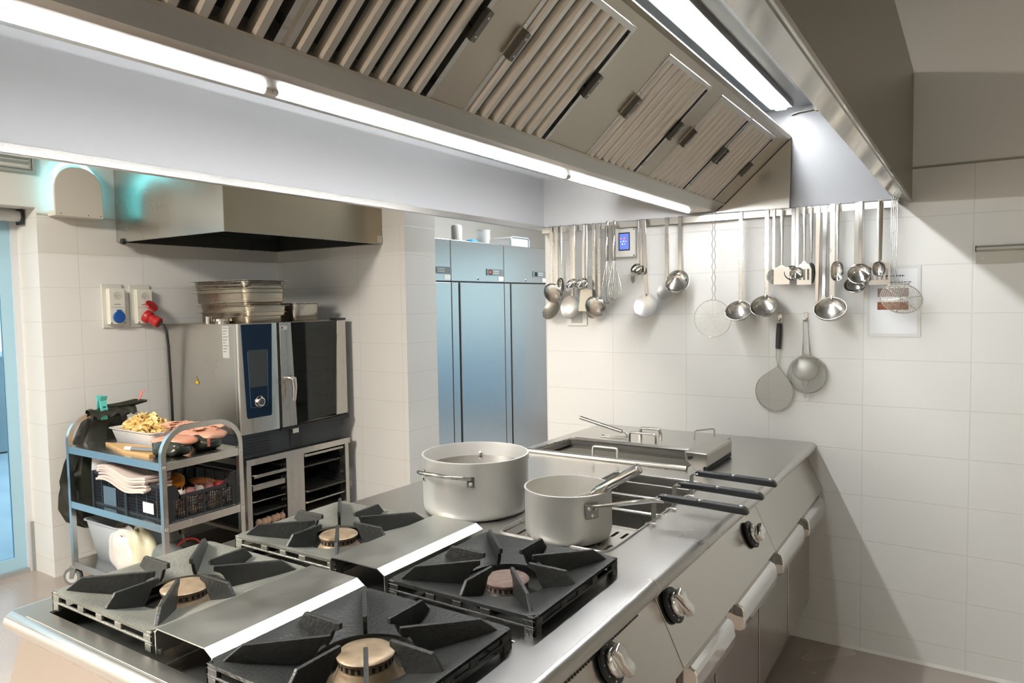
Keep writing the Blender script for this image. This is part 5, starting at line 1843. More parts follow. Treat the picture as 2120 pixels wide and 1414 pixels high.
dome(-3.418, -3.402, -1.383, -1.112, 2.105, 2.392).build('cover', mat('lamp_cover', (0.66, 0.64, 0.57, 1), 0.4), il, bevel=0.003)
m = MB()
m.box(-3.495, -3.475, -1.34, -1.155, 2.14, 2.34)
m.build('back_plate', WHITE_PLASTIC, il)
MB().box(-3.495, -3.415, -1.38, -1.115, 2.105, 2.135).build('tray', CREAM_PLASTIC, il, bevel=0.002)
for y in (-1.352, -1.143):
    MB().cyl((-3.448, y, 2.14), (-3.448, y, 2.33), 0.012, seg=12).build('uv_tube', UV_MAT, il, smooth=True)
MB().tube(arc((-3.448, -1.2475, 2.31), 0.115, 0.25, pi - 0.25, 10, (0, 1, 0), (0, 0, 1)), 0.012, 10).build('uv_tube', UV_MAT, il, smooth=True)
m = MB()
for y in (-1.352, -1.13, -1.20):
    m.cyl((-3.402, y, 2.118), (-3.4005, y, 2.118), 0.003, seg=8)
m.build('screw', BLACK_PLASTIC, il)
# grey framed vent above the door
vt = thing('wall_vent', 'grey framed vent grille on the left wall above the door, cut by the photo edge', 'vent', (-3.5, -1.9, 2.38))
m = MB()
m.box(-3.499, -3.480, -2.3, -1.435, 2.335, 2.352).box(-3.499, -3.480, -2.3, -1.435, 2.62, 2.637).box(-3.499, -3.480, -1.452, -1.435, 2.352, 2.62)
m.box(-3.499, -3.486, -2.3, -1.455, 2.356, 2.364).box(-3.499, -3.486, -1.466, -1.458, 2.364, 2.61)
m.build('frame', mat('vent_grey', (0.36, 0.40, 0.37, 1), 0.5), vt)
m = MB()
for i in range(9):
    z = 2.385 + i * 0.026
    m.add([(-3.498, -2.3, z), (-3.498, -1.47, z), (-3.484, -1.47, z + 0.016), (-3.484, -2.3, z + 0.016)], [(0, 1, 2, 3)])
m.build('slats', MATS['vent_grey'], vt)
MB().box(-3.482, -3.474, -1.56, -1.50, 2.43, 2.445).build('catch', BLACK_PLASTIC, vt)
# roller curtain over the door
rc = thing('door_curtain_roller', 'grey roller tube with a black end bracket above the glazed door', 'roller', (-3.68, -2.2, 2.12))
MB().cyl((-3.66, -2.98, 2.110), (-3.66, -1.462, 2.110), 0.032, seg=20).build('tube', mat('roller_grey', (0.55, 0.57, 0.56, 1), 0.4), rc, smooth=True)
MB().box(-3.70, -3.62, -1.462, -1.452, 2.06, 2.15).build('bracket', BLACK_PLASTIC, rc, bevel=0.003)


# ------------------------------------------------------------------ tall fridges beyond the passage
def fridge(y0, y1, lab, panel, lamp):
    t = thing('tall_fridge', lab, 'fridge', (-2.8, (y0 + y1) / 2, 0), 'row of tall fridges')
    X = -2.42
    MB().box(-3.20, X - 0.035, y0, y1, 0.12, 2.058).build('body', STEEL_DULL, t)
    MB().box(X - 0.034, X - 0.004, y0 + 0.002, y1 - 0.002, 1.738, 2.060).build('top_panel', STEEL_DOOR, t, bevel=0.003)
    d = MB().box(X - 0.034, X, y0 + 0.112, y1 - 0.004, 0.14, 1.728).build('door', STEEL_DOOR, t, bevel=0.003)
    MB().box(X - 0.032, X - 0.002, y0 + 0.004, y0 + 0.088, 0.14, 1.728).build('hinge_panel', STEEL_DOOR, t, bevel=0.002)
    MB().box(X - 0.034, X - 0.014, y0 + 0.088, y0 + 0.112, 0.14, 1.728).build('grip_recess', GASKET, t)
    MB().box(X - 0.034, X - 0.012, y0 + 0.002, y1 - 0.002, 1.726, 1.739).build('door_gap', GASKET, t)
    p_ = MB().box(X - 0.005, X + 0.001, y1 - 0.262, y1 - 0.004, 1.792, 1.846).build('control_strip', mat('control_strip_grey', (0.16, 0.19, 0.19, 1), 0.4), t)
    MB().box(X, X + 0.002, y1 - 0.235, y1 - 0.185, 1.800, 1.838).build('display', BLACK_GLOSS, p_)
    m = MB()
    for i in range(4):
        for z in (1.806, 1.824):
            m.box(X, X + 0.0016, y1 - 0.165 + i * 0.022, y1 - 0.151 + i * 0.022, z, z + 0.010)
    m.build('buttons', mat('pale_button', (0.50, 0.52, 0.52, 1), 0.5), p_)
    if lamp:
        MB().box(X + 0.0018, X + 0.003, y1 - 0.226, y1 - 0.205, 1.810, 1.828).build('red_digit', mat('red_led', (0.5, 0.05, 0.04, 1), 0.4, emit=(0.8, 0.06, 0.04, 1), estr=0.9), p_)
    MB().box(X - 0.005, X - 0.002, y1 - 0.085, y1 - 0.006, 1.748, 1.784).build('type_label', WHITE_PLASTIC, t)
    k = MB()
    k.lathe([(0.010, 0), (0.010, 0.004), (0.006, 0.006)], (X - 0.004, (y0 + y1) / 2 - 0.01, 1.760), 14, RX)
    k.build('lock', CHROME, t, smooth=True)
    for x in (-3.15, X - 0.10):
        for y in (y0 + 0.06, y1 - 0.06):
            MB().cyl((x, y, 0), (x, y, 0.12), 0.02, seg=12).build('foot', BLACK_PLASTIC, t)
    return t


fridge(0.585, 1.008, 'tall steel fridge nearest to the tiled wall end, mostly hidden by it', True, False)
fridge(1.012, 1.755, 'tall steel fridge in the middle of the row, red light on its control strip', True, True)
fridge(1.759, 2.502, 'tall steel fridge on the right of the row, beside the utensils', True, False)
tag(MB().blob((-2.62, 1.560, 2.083), (0.05, 0.055, 0.024), 14, 8, noise=0.12, seed=4).build('cleaning_cloth', mat('blue_cloth', (0.05, 0.30, 0.55, 1), 0.7), smooth=True), 'crumpled blue cloth lying on top of the middle fridge', 'cloth')
jg = thing('measuring_jug', 'clear plastic jug standing on the middle fridge', 'jug', (-2.62, 1.75, 2.061))
PLJ = mat('translucent_plastic', (0.72, 0.74, 0.73, 1), 0.3, alpha=0.55)
MB().lathe([(0.0, 0), (0.055, 0), (0.062, 0.10), (0.066, 0.135), (0.064, 0.135), (0.053, 0.003), (0.0, 0.003)], (-2.62, 1.73, 2.0610), 24, cap0=False, cap1=False).build('body', PLJ, jg, smooth=True)
MB().tube([(-2.62, 1.795, 2.175), (-2.62, 1.83, 2.17), (-2.62, 1.835, 2.13), (-2.62, 1.795, 2.09)], 0.007, 8).build('handle', PLJ, jg, smooth=True)
bx = thing('storage_tub', 'clear storage tub with a blue rim on top of the right fridge', 'tub', (-2.6, 2.14, 2.061))
MB().box(-2.70, -2.50, 1.995, 2.295, 2.0610, 2.150).build('body', PLJ, bx, bevel=0.01)
m = MB()
m.tube([(-2.495, 1.99, 2.062), (-2.495, 1.99, 2.135), (-2.495, 2.01, 2.152), (-2.495, 2.28, 2.152), (-2.495, 2.30, 2.135), (-2.495, 2.30, 2.062)], 0.005, 6)
m.build('rim', mat('blue_rim', (0.35, 0.45, 0.52, 1), 0.4), bx)
cn = thing('white_canister', 'tall pale canister on the left of the middle fridge top', 'canister', (-2.66, 1.48, 2.061))
MB().lathe([(0.045, 0), (0.047, 0.15), (0.040, 0.165), (0.030, 0.17)], (-2.72, 1.485, 2.0610), 20).build('body', mat('canister_white', (0.62, 0.62, 0.60, 1), 0.5), cn, smooth=True)

# ------------------------------------------------------------------ service trolley
TX0, TX1, TY0, TY1 = -3.255, -2.350, -1.440, -1.000
tr = thing('service_trolley', 'steel three-shelf trolley with hoop handles loaded with food in front of the oven', 'trolley', (-2.8, -1.22, 0))
TS = mat('trolley_steel', (0.66, 0.65, 0.62, 1), 0.24, 1.0, rvar=0.06, vscale=5)
for x in (TX0, TX1):
    h = MB()
    w = 0.0125
    pts = [(x, TY0, 0.10), (x, TY0, 0.83)] + [(x, TY0 + 0.14 - 0.14 * cos(a), 0.83 + 0.135 * sin(a)) for a in [i * pi / 16 for i in range(1, 8)]] \
        + [(x, TY0 + 0.14, 0.965), (x, TY1 - 0.14, 0.965)] + [(x, TY1 - 0.14 + 0.14 * sin(a), 0.83 + 0.135 * cos(a)) for a in [i * pi / 16 for i in range(1, 8)]] + [(x, TY1, 0.83), (x, TY1, 0.10)]
    h.tube(pts, w * 1.414, 4)
    h.build('hoop_frame', TS, tr, smooth=True, angle=30)
for z in (0.800, 0.490, 0.145):
    s_ = MB()
    s_.box(TX0 + 0.012, TX1 - 0.012, TY0 + 0.001, TY1 - 0.001, z - 0.006, z - 0.003)
    so = s_.build('shelf', TS, tr)
    e = MB()
    for a in ((TX0 + 0.014, TX1 - 0.014, TY0 - 0.012, TY0 - 0.009), (TX0 + 0.014, TX1 - 0.014, TY1 + 0.009, TY1 + 0.012)):
        e.box(a[0], a[1], a[2], a[3], z - 0.036, z + 0.004)
        e.box(a[0], a[1], min(a[2], TY0), max(a[3], TY0 + 0.004) if a[2] < -1.2 else a[3], z + 0.001, z + 0.004)
    for x in (TX0, TX1):
        e.box(x - 0.0125, x + 0.0125, TY0 + 0.014, TY1 - 0.014, z - 0.036, z + 0.004)
    e.build('shelf_rim', TS, so, bevel=0.002)
    b = MB()
    for x in (TX1 + 0.0135,):
        for y in (TY0, TY1):
            b.lathe([(0.009, 0), (0.008, 0.003), (0.004, 0.005)], (x - 0.001, y, z - 0.018), 10, RX)
    b.build('bolt', CHROME, so, smooth=True)
for x, y, a in ((TX0 - 0.01, TY0 + 0.01, 0.5), (TX1, TY0, 0.2), (TX0, TY1, 0.8), (TX1, TY1, 0.4)):
    c = MB()
    M = Matrix.Rotation(a, 3, 'Z')
    q = Vector((x, y, 0.052)) + M @ Vector((-0.022, 0, 0))
    c.lathe([(0.050, -0.014), (0.052, -0.010), (0.052, 0.010), (0.050, 0.014)], q, 26, M @ Matrix.Rotation(pi / 2, 3, 'X'))
    co = c.build('castor', RUBBER, tr, smooth=True)
    d = MB()
    d.lathe([(0.034, -0.0152), (0.034, 0.0152)], q, 22, M @ Matrix.Rotation(pi / 2, 3, 'X'))
    d.build('wheel_disc', mat('wheel_grey', (0.50, 0.51, 0.50, 1), 0.5), co)
    f = MB()
    for s_ in (-1, 1):
        f.add([tuple(M @ Vector(p) + Vector((x, y, 0))) for p in ((-0.034, s_ * 0.020, 0.045), (-0.012, s_ * 0.020, 0.045), (0.012, s_ * 0.020, 0.108), (-0.022, s_ * 0.020, 0.108),
                                                                (-0.034, s_ * 0.017, 0.045), (-0.012, s_ * 0.017, 0.045), (0.012, s_ * 0.017, 0.108), (-0.022, s_ * 0.017, 0.108))],
              [(0, 1, 2, 3), (4, 7, 6, 5), (0, 4, 5, 1), (1, 5, 6, 2), (2, 6, 7, 3), (3, 7, 4, 0)])
    f.lathe([(0.034, 0.104), (0.036, 0.112), (0.022, 0.118), (0.012, 0.120), (0.012, 0.135)], (x, y, 0), 20)
    f.build('fork', mat('castor_zinc', (0.42, 0.44, 0.43, 1), 0.35, 0.9), co, smooth=True)

# ---- top shelf
ZS = 0.798
tb = thing('food_tub', 'white plastic tub heaped with yellow crisps on the top shelf of the trolley', 'tub', (-3.02, -1.16, ZS))
WT = mat('frosted_white_plastic', (0.74, 0.73, 0.74, 1), 0.3)


def tub(t, x0, x1, y0, y1, z0, h, m_, ins=0.025, r=0.03, name='body'):
    b = MB()
    loops = []
    for (i_, z, r_) in ((ins, z0, r), (ins * 0.9, z0 + 0.004, r), (0.004, z0 + h - 0.006, r), (-0.006, z0 + h - 0.004, r), (-0.006, z0 + h, r), (0.003, z0 + h, r), (0.007, z0 + h - 0.008, r), (ins + 0.001, z0 + 0.005, r)):
        loops.append([(x, y, z) for x, y in rrect(x0 + i_, x1 - i_, y0 + i_, y1 - i_, r_, 4)])
    k = len(loops[0])
    vs = [p for l in loops for p in l]
    fs = [(i * k + j, i * k + (j + 1) % k, (i + 1) * k + (j + 1) % k, (i + 1) * k + j) for i in range(len(loops) - 1) for j in range(k)]
    fs += [tuple(range(k))[::-1], tuple((len(loops) - 1) * k + j for j in range(k))]
    b.add(vs, fs)
    return b.build(name, m_, t, smooth=True, angle=45)


tub(tb, -3.20, -2.765, -1.250, -1.010, ZS, 0.085, WT)
ch = MB()
rnd = random.Random(11)
for i in range(260):
    a, rr = rnd.uniform(0, 6.28), sqrt(rnd.random())
    x, y = -3.02 + 0.180 * rr * cos(a), -1.125 + 0.105 * rr * sin(a)
    z = ZS + 0.065 + 0.085 * (1 - rr ** 2) * rnd.uniform(0.55, 1.05)
    M = Matrix.Rotation(rnd.uniform(0, 6.28), 3, 'Z') @ Matrix.Rotation(rnd.uniform(-0.9, 0.9), 3, 'X') @ Matrix.Rotation(rnd.uniform(-0.7, 0.7), 3, 'Y')
    s_ = rnd.uniform(0.015, 0.028)
    g = [[tuple(M @ Vector((u * s_, v * s_ * 0.75, 0.008 * (u * u - v * v * 0.4))) + Vector((x, y, z))) for u in (-1, -0.3, 0.4, 1)] for v in (-1, 0, 1)]
    ch.surf(g, (0, 0, 0.0012))
cho = ch.build('crisps', mat('yellow_crisp', (0.84, 0.58, 0.18, 1), 0.55, var=0.5, vscale=14, color2=(0.86, 0.70, 0.38, 1)), None, smooth=True, angle=60)
tag(cho, 'heap of yellow crisps filling the white tub on the trolley', 'crisps')
cho['kind'] = 'stuff'
bd = thing('cutting_board', 'pale wooden cutting board lying on the front of the trolley top shelf', 'cutting board', (-2.87, -1.31, ZS))
MB().prism([(-3.105, -1.320), (-2.770, -1.405), (-2.545, -1.395), (-2.545, -1.262), (-2.86, -1.262)], 'z', ZS + 0.0005, ZS + 0.020).build('board', mat('board_wood', (0.68, 0.44, 0.20, 1), 0.5, var=0.5, vscale=5, color2=(0.60, 0.36, 0.15, 1), stretch=(1, 8, 1)), bd, bevel=0.004)
kf = thing('knife_steel', 'sharpening rod with a white end lying on the wooden board', 'sharpener', (-2.7, -1.38, ZS + 0.02))
MB().cyl((-2.715, -1.385, ZS + 0.032), (-2.54, -1.340, ZS + 0.032), 0.0105, seg=14).build('rod', mat('grey_rod', (0.28, 0.31, 0.33, 1), 0.35, 0.5), kf, smooth=True)
MB().cyl((-2.757, -1.396, ZS + 0.032), (-2.715, -1.385, ZS + 0.032), 0.0115, seg=14).build('end', WHITE_PLASTIC, kf, smooth=True)
MEAT = mat('pink_meat', (0.66, 0.27, 0.17, 1), 0.35, var=0.5, vscale=12, color2=(0.66, 0.42, 0.30, 1))
PACK = mat('black_vacuum_pack', (0.035, 0.040, 0.030, 1), 0.18, bump=0.3, bscale=9)


def lump(name, lab, cat, c, r, m_, noise=0.06, seed=1, pw=0.75, rot=0.0, grp=None, seg=24, rings=14):
    b = MB().blob((0, 0, 0), r, seg, rings, noise, None, seed, pw)
    o = b.build(name, m_, None, smooth=True, angle=70)
    o.location = c
    o.rotation_euler = (0, 0, rot)
    return tag(o, lab, cat, grp)


def pack(lab, c, r, seed, rot):
    t = thing('meat_pack', lab, 'meat pack', (c[0], c[1], c[2] - r[2]), 'packed meat joints on the trolley')
    M = Matrix.Rotation(rot, 3, 'Z')
    MB().blob(c, r, 30, 16, 0.10, M, seed, 0.92).build('wrapping', PACK, t, smooth=True, angle=70)
    MB().blob((c[0] - 0.012, c[1] + 0.028, c[2] + r[2] * 0.60), (r[0] * 1.06, r[1] * 1.12, r[2] * 0.55), 30, 12, 0.10, M, seed + 1, 0.85).build('meat_top', MEAT, t, smooth=True, angle=70)
    return t


pack('meat joint in black wrapping at the near corner of the trolley top', (-2.49, -1.305, ZS + 0.048), (0.105, 0.072, 0.047), 3, 0.25)
pack('meat joint in black wrapping beside the trolley handle, toward the oven', (-2.475, -1.125, ZS + 0.050), (0.095, 0.080, 0.049), 5, 0.1)
MB_ = MB().box(-2.377, -2.373, -1.165, -1.150, ZS + 0.035, ZS + 0.075)
tag(MB_.build('price_tag', mat('pink_label', (0.75, 0.25, 0.18, 1), 0.5)), 'small pink label on the front of the black wrapped meat', 'label').location = (-0.012, 0, 0)
lump('ham_slices', 'pile of pale pink folded ham slices behind the black wrapped joints', 'ham', (-2.68, -1.09, ZS + 0.062), (0.13, 0.065, 0.058), MEAT, 0.10, 8, 0.8, 0.1)
ms = MB()
rnd = random.Random(21)
for i in range(26):
    x, y = -2.66 + rnd.uniform(-0.13, 0.16), -1.08 + rnd.uniform(-0.05, 0.05)
    M = Matrix.Rotation(rnd.uniform(-0.6, 0.6), 3, 'Z') @ Matrix.Rotation(rnd.uniform(-0.25, 0.25), 3, 'X')
    s_ = rnd.uniform(0.04, 0.07)
    z = ZS + 0.104 + rnd.uniform(0, 0.020)
    ms.surf([[tuple(M @ Vector((u * s_, v * 0.022, 0.006 * sin(3 * u + i))) + Vector((x, y, z))) for u in [-1 + k / 4 for k in range(9)]] for v in (-1, 0, 1)], (0, 0, 0.002))
o = ms.build('sliced_meat', mat('pale_sliced_meat', (0.76, 0.50, 0.35, 1), 0.45, var=0.4, vscale=10, color2=(0.72, 0.36, 0.24, 1)), None, smooth=True)
tag(o, 'loose pale meat slices heaped on top of the ham behind the trolley handle', 'meat')
o['kind'] = 'stuff'
# paper liner sticking up between tub and meat
g = [[(-2.79 + 0.06 * u + 0.012 * sin(5 * v), -1.10 + 0.09 * v, ZS + 0.03 + 0.085 * u + 0.012 * sin(4 * v + 2 * u)) for u in [k / 5 for k in range(6)]] for v in [-1 + k / 4 for k in range(9)]]
tag(MB().surf(g, (0.001, 0, 0.001)).build('wrapping_paper', MATS['white_paper'] if 'white_paper' in MATS else WHITE_PAINT, smooth=True), 'sheet of white paper standing between the crisps and the meat', 'paper')

# ---- rubbish bag hanging from the far hoop, with its peg
BAG = mat('black_bin_bag', (0.030, 0.032, 0.024, 1), 0.28, bump=0.5, bscale=10, stretch=(1, 1, 0.35))
bg = thing('bin_bag', 'black bin bag hanging from the far handle of the trolley, bulging toward the wall', 'bag', (TX0, -1.22, 0.30))


def bag_surface():
    rows = []
    N = 28
    spec = [(0.968, 0.012, 0.100, 0.0), (0.955, 0.022, 0.105, 0.0), (0.90, 0.030, 0.125, -0.010), (0.80, 0.040, 0.165, -0.012), (0.70, 0.060, 0.19, -0.020), (0.60, 0.085, 0.205, -0.032), (0.52, 0.085, 0.205, -0.03), (0.44, 0.075, 0.195, -0.03),
            (0.36, 0.060, 0.16, -0.025), (0.30, 0.035, 0.09, -0.02), (0.28, 0.005, 0.01, -0.02)]
    for k, (z, rx, ry, off) in enumerate(spec):
        row = []
        for i in range(N + 1):
            a = 2 * pi * i / N
            w_ = 1 + (0.10 * sin(9 * a + 0.4 * k) + 0.07 * sin(14 * a - k)) * (1 if 0 < k < 9 else 0.3)
            row.append((TX0 - 0.045 + off + rx * w_ * cos(a), -1.215 - (0.0 if k < 3 else 0.012 * (k - 2) if k < 6 else 0.045) + ry * w_ * sin(a), z))
        rows.append(row)
    return rows


MB().surf(bag_surface()).build('body', BAG, bg, smooth=True, angle=80)
g = []
for i in range(13):
    y = -1.335 + 0.27 * i / 12
    z = 0.012 * sin(i * 2.1) * 0.5
    g.append([(TX0 - 0.042, y, 0.93 + z), (TX0 - 0.030, y, 0.965), (TX0 - 0.012, y, 0.990 + z), (TX0 + 0.015, y, 0.988 + z), (TX0 + 0.030, y, 0.972 + z), (TX0 + 0.034, y, 0.945 + z * 2)])
MB().surf(g).build('rim_fold', BAG, bg, smooth=True, angle=80)
MB().tube([(TX0, -1.24, 1.000), (TX0 + 0.006, -1.15, 0.998), (TX0 + 0.01, -1.06, 1.004), (TX0 + 0.012, -0.99, 1.003)], [0.008, 0.015, 0.020, 0.007], 12).build('twisted_top', BAG, bg, smooth=True)
MB().tube([(TX0 + 0.014, -1.055, 1.00), (TX0 + 0.02, -1.035, 1.030), (TX0 + 0.01, -1.02, 1.052), (TX0 + 0.016, -1.00, 1.075)], [0.006, 0.014, 0.016, 0.004], 8, flat=(0.4, 1)).build('red_tie', mat('red_white_tie', (0.70, 0.22, 0.20, 1), 0.5), bg, smooth=True)
pg = thing('peg_clip', 'turquoise plastic clip clamped on the far trolley handle', 'clip', (TX0, -1.25, 0.97))
for s_ in (-1, 1):
    m = MB()
    m.prism([(TX0 + s_ * 0.016, 0.925), (TX0 + s_ * 0.021, 0.925), (TX0 + s_ * 0.026, 0.985), (TX0 + s_ * 0.016, 1.035), (TX0 + s_ * 0.030, 1.062), (TX0 + s_ * 0.024, 1.064), (TX0 + s_ * 0.009, 1.035), (TX0 + s_ * 0.019, 0.985)], 'y', -1.272, -1.232)
    jo = m.build('jaw', CYAN_PLASTIC, pg, bevel=0.002)
    h = MB()
    for z in (1.000, 0.975):
        h.box(TX0 + s_ * 0.0235 - 0.002, TX0 + s_ * 0.0235 + 0.0035, -1.260, -1.244, z - 0.006, z + 0.004)
    h.build('slot', mat('dark_turquoise', (0.02, 0.16, 0.15, 1), 0.5), jo)
MB().cyl((TX0, -1.262, 1.015), (TX0, -1.242, 1.015), 0.008, seg=12).build('spring', CYAN_PLASTIC, pg, smooth=True)


# ---- crates on the middle shelf
def crate(x0, x1, y0, y1, z0, h, lab, card):
    t = thing('plastic_crate', lab, 'crate', ((x0 + x1) / 2, (y0 + y1) / 2, z0), 'black crates on the trolley')

    def lattice(mb, a0, a1, fixed, axis, zlow, ztop, dip):
        """one wall of bars; dip lowers the middle of the top rail"""
        def B(u0, u1, za, zb, th=0.0045):
            if axis == 'x':
                mb.box(u0, u1, fixed - th / 2, fixed + th / 2, za, zb)
            else:
                mb.box(fixed - th / 2, fixed + th / 2, u0, u1, za, zb)
        L = a1 - a0
        top = ztop - (dip or 0)
        B(a0, a1, zlow, zlow + 0.012, 0.008)
        if dip:
            c = 0.055
            B(a0 + c, a1 - c, top - 0.016, top, 0.010)
            B(a0, a0 + 0.03, zlow, ztop, 0.010)
            B(a1 - 0.03, a1, zlow, ztop, 0.010)
            for s_, u in ((1, a0 + 0.03), (-1, a1 - 0.03)):
                P_ = [(u, ztop), (u + s_ * 0.010, ztop), (u + s_ * 0.034, top), (u + s_ * 0.034, top - 0.016), (u, top - 0.016)]
                mb.prism(P_, 'y' if axis == 'x' else 'x', fixed - 0.005, fixed + 0.005)
        else:
            B(a0, a1, ztop - 0.014, ztop, 0.010)
        n = int(L / 0.0125)
        for i in range(n + 1):
            u = a0 + L * i / n
            B(u - 0.0014, u + 0.0014, zlow, top - 0.002)
        k = int((top - zlow) / 0.0185)
        for i in range(1, k + 1):
            z = zlow + (top - zlow) * i / (k + 1)
            B(a0, a1, z - 0.0013, z + 0.0013)
        for f in (0.0, 0.25, 0.5, 0.75, 1.0):
            u = a0 + L * f
            B(max(a0, u - 0.005), min(a1, u + 0.005), zlow, top - 0.002, 0.007)
    for (a0, a1, fx, ax, dip) in ((x0, x1, y0, 'x', 0), (x0, x1, y1, 'x', 0), (y0, y1, x0, 'y', 0.055), (y0, y1, x1, 'y', 0.055)):
        w = MB()
        lattice(w, a0, a1, fx, ax, z0, z0 + h, dip)
        w.build('side_wall', BLACK_PLASTIC, t)
    f = MB()
    f.box(x0, x1, y0, y1, z0 + 0.001, z0 + 0.006)
    f.build('bottom', BLACK_PLASTIC, t)
    for cx in (x0, x1):
        for cy in (y0, y1):
            MB().box(cx - 0.009, cx + 0.009, cy - 0.009, cy + 0.009, z0, z0 + h).build('corner_post', BLACK_PLASTIC, t)
    if card:
        MB().box(card[0], card[1], y0 - 0.0095, y0 - 0.0065, z0 + card[2], z0 + card[3]).build('crate_card', card[4], t)
    return t


ZM = 0.4885
crate(-3.095, -2.770, -1.395, -1.010, ZM, 0.185, 'black lattice crate with a blue grey card, on the left of the trolley middle shelf', (-2.985, -2.860, 0.015, 0.115, mat('blue_grey_card', (0.10, 0.16, 0.21, 1), 0.5)))
crate(-2.745, -2.372, -1.405, -1.010, ZM, 0.185, 'black lattice crate of onions with a white card on the trolley middle shelf', (-2.585, -2.490, 0.030, 0.085, MATS['white_paper']))
cl = MB()
for k in range(6):
    zb = 0.712 - k * 0.0135
    g = []
    for i in range(15):
        u = i / 14
        row = []
        for j in range(6):
            v = j / 5
            sag = 0.014 * sin(2.4 * pi * u) - 0.030 * u
            row.append((-2.985 + 0.012 * sin(k * 2.1) + 0.46 * u, -1.432 + 0.14 * v - 0.006 * sin(k * 1.7), zb + sag + 0.002 * sin(7 * v + k)))
        g.append(row)
    cl.surf(g, (0, 0, 0.0108))
cl.build('cloth_stack', mat('pink_white_cloth', (0.68, 0.56, 0.51, 1), 0.8, bump=0.15, bscale=30), smooth=True, angle=50)
tag(bpy.data.objects['cloth_stack'], 'stack of folded pale pink cloths lying over the two black crates', 'cloth')
lump('vegetable_bag', 'crumpled clear bag of vegetables standing in the left crate behind the cloths', 'bag', (-2.93, -1.20, 0.672), (0.14, 0.11, 0.085), mat('clear_bag', (0.42, 0.40, 0.33, 1), 0.25, bump=0.5, bscale=12), 0.14, 12, 0.9)
g = [[(-3.08 + 0.03 * v + 0.02 * u, -1.34 + 0.06 * v, 0.655 + 0.12 * u + 0.012 * sin(5 * v)) for u in [k / 4 for k in range(5)]] for v in [-1 + k / 3 for k in range(7)]]
tag(MB().surf(g, (0.001, 0, 0)).build('plastic_sheet', mat('white_film', (0.70, 0.72, 0.76, 1), 0.3), smooth=True), 'white plastic sheet sticking up at the left of the folded cloths', 'plastic sheet')
ORG = mat('orange_squash', (0.70, 0.24, 0.02, 1), 0.45)
lump('pumpkin_piece', 'orange pumpkin piece showing above the right crate beside the trolley post', 'pumpkin', (-2.64, -1.20, 0.625), (0.045, 0.045, 0.042), ORG, 0.05, 2)
lump('carrot_piece', 'long orange root lying in the right crate behind the onions', 'carrot', (-2.60, -1.06, 0.598), (0.10, 0.035, 0.022), mat('carrot_orange', (0.55, 0.20, 0.08, 1), 0.5), 0.05, 3, 1.0, 0.2)
# onions, garlic and tomatoes
ON1 = mat('red_onion', (0.33, 0.075, 0.085, 1), 0.35, var=0.6, vscale=20, color2=(0.52, 0.26, 0.22, 1), stretch=(3, 3, 0.3))
ON2 = mat('yellow_onion', (0.66, 0.38, 0.16, 1), 0.4, var=0.5, vscale=18, color2=(0.74, 0.55, 0.34, 1), stretch=(3, 3, 0.3))
ON3 = mat('white_onion', (0.74, 0.66, 0.56, 1), 0.4, var=0.5, vscale=18, color2=(0.55, 0.42, 0.34, 1), stretch=(3, 3, 0.3))
TOM = mat('tomato_red', (0.50, 0.030, 0.022, 1), 0.22)
onion_src = {}
WHERE = {'y': ('yellow onion', ON2), 'r': ('red onion', ON1), 'w': ('pale white onion', ON3), 't': ('red tomato', TOM)}
POS = ['at the near end of', 'near the left of', 'left of the middle of', 'in the middle of', 'right of the middle of', 'near the far end of', 'at the far end of']
spec = []
rnd = random.Random(5)
rows_ = [('yyywyyw', -2.402, 0.0), ('yrwrwww', -2.405, 1.0), ('rwrwrtr', -2.412, 2.0), ('yywwryw', -2.455, 0.4), ('rywrtrw', -2.462, 1.5), ('wryrwyr', -2.52, 0.7)]
NMR = ['lowest row against the crate front', 'second row against the crate front', 'top row against the crate front', 'lower inner row of the onion crate', 'upper inner row of the onion crate', 'rear row of the onion crate']
for ri, (seq, x, lev) in enumerate(rows_):
    for i, k in enumerate(seq):
        y = -1.372 + i * 0.0555 + (0.012 if ri % 2 else 0) + rnd.uniform(-0.004, 0.004)
        z = ZM + 0.033 + lev * 0.045 + rnd.uniform(-0.003, 0.003)
        kind, m_ = WHERE[k]
        lab = f'{kind} {POS[i]} the {NMR[ri]}'
        if k not in onion_src:
            o = thing('tomato' if k == 't' else 'onion', lab, 'tomato' if k == 't' else 'onion', (0, 0, 0), 'vegetables in the right crate')
            MB().lathe([(0.0, -0.023), (0.010, -0.022), (0.020, -0.014), (0.0255, 0.0), (0.021, 0.013), (0.011, 0.020), (0.005, 0.025), (0.002, 0.034)] if k != 't' else [(0.0, -0.021), (0.014, -0.020), (0.025, -0.008), (0.026, 0.004), (0.018, 0.018), (0.006, 0.020), (0.0, 0.018)],
                       (0, 0, 0), 16, cap0=False, cap1=(k != 't')).build('bulb' if k != 't' else 'fruit', m_, o, local=True, smooth=True, angle=80)
            if k == 't':
                s_ = MB()
                for q in range(5):
                    s_.tube([(0, 0, 0.019), (0.010 * cos(q * 1.256), 0.010 * sin(q * 1.256), 0.021)], [0.002, 0.0008], 5)
                s_.build('calyx', mat('green_calyx', (0.08, 0.16, 0.04, 1), 0.5), o, local=True)
            else:
                MB().tube([(0, 0, 0.026), (0.002, 0.001, 0.036), (0.005, 0.0, 0.044)], [0.0035, 0.002, 0.001], 6).build('stalk', mat('dry_stalk', (0.35, 0.26, 0.14, 1), 0.7), o, local=True)
            onion_src[k] = o
            o.location = (x, y, z)
            o.rotation_euler = (rnd.uniform(-0.6, 0.6), rnd.uniform(-0.6, 0.6), rnd.uniform(0, 6))
        else:
            dup(onion_src[k], (x, y, z), (rnd.uniform(-0.8, 0.8), rnd.uniform(-0.8, 0.8), rnd.uniform(0, 6)), lab)

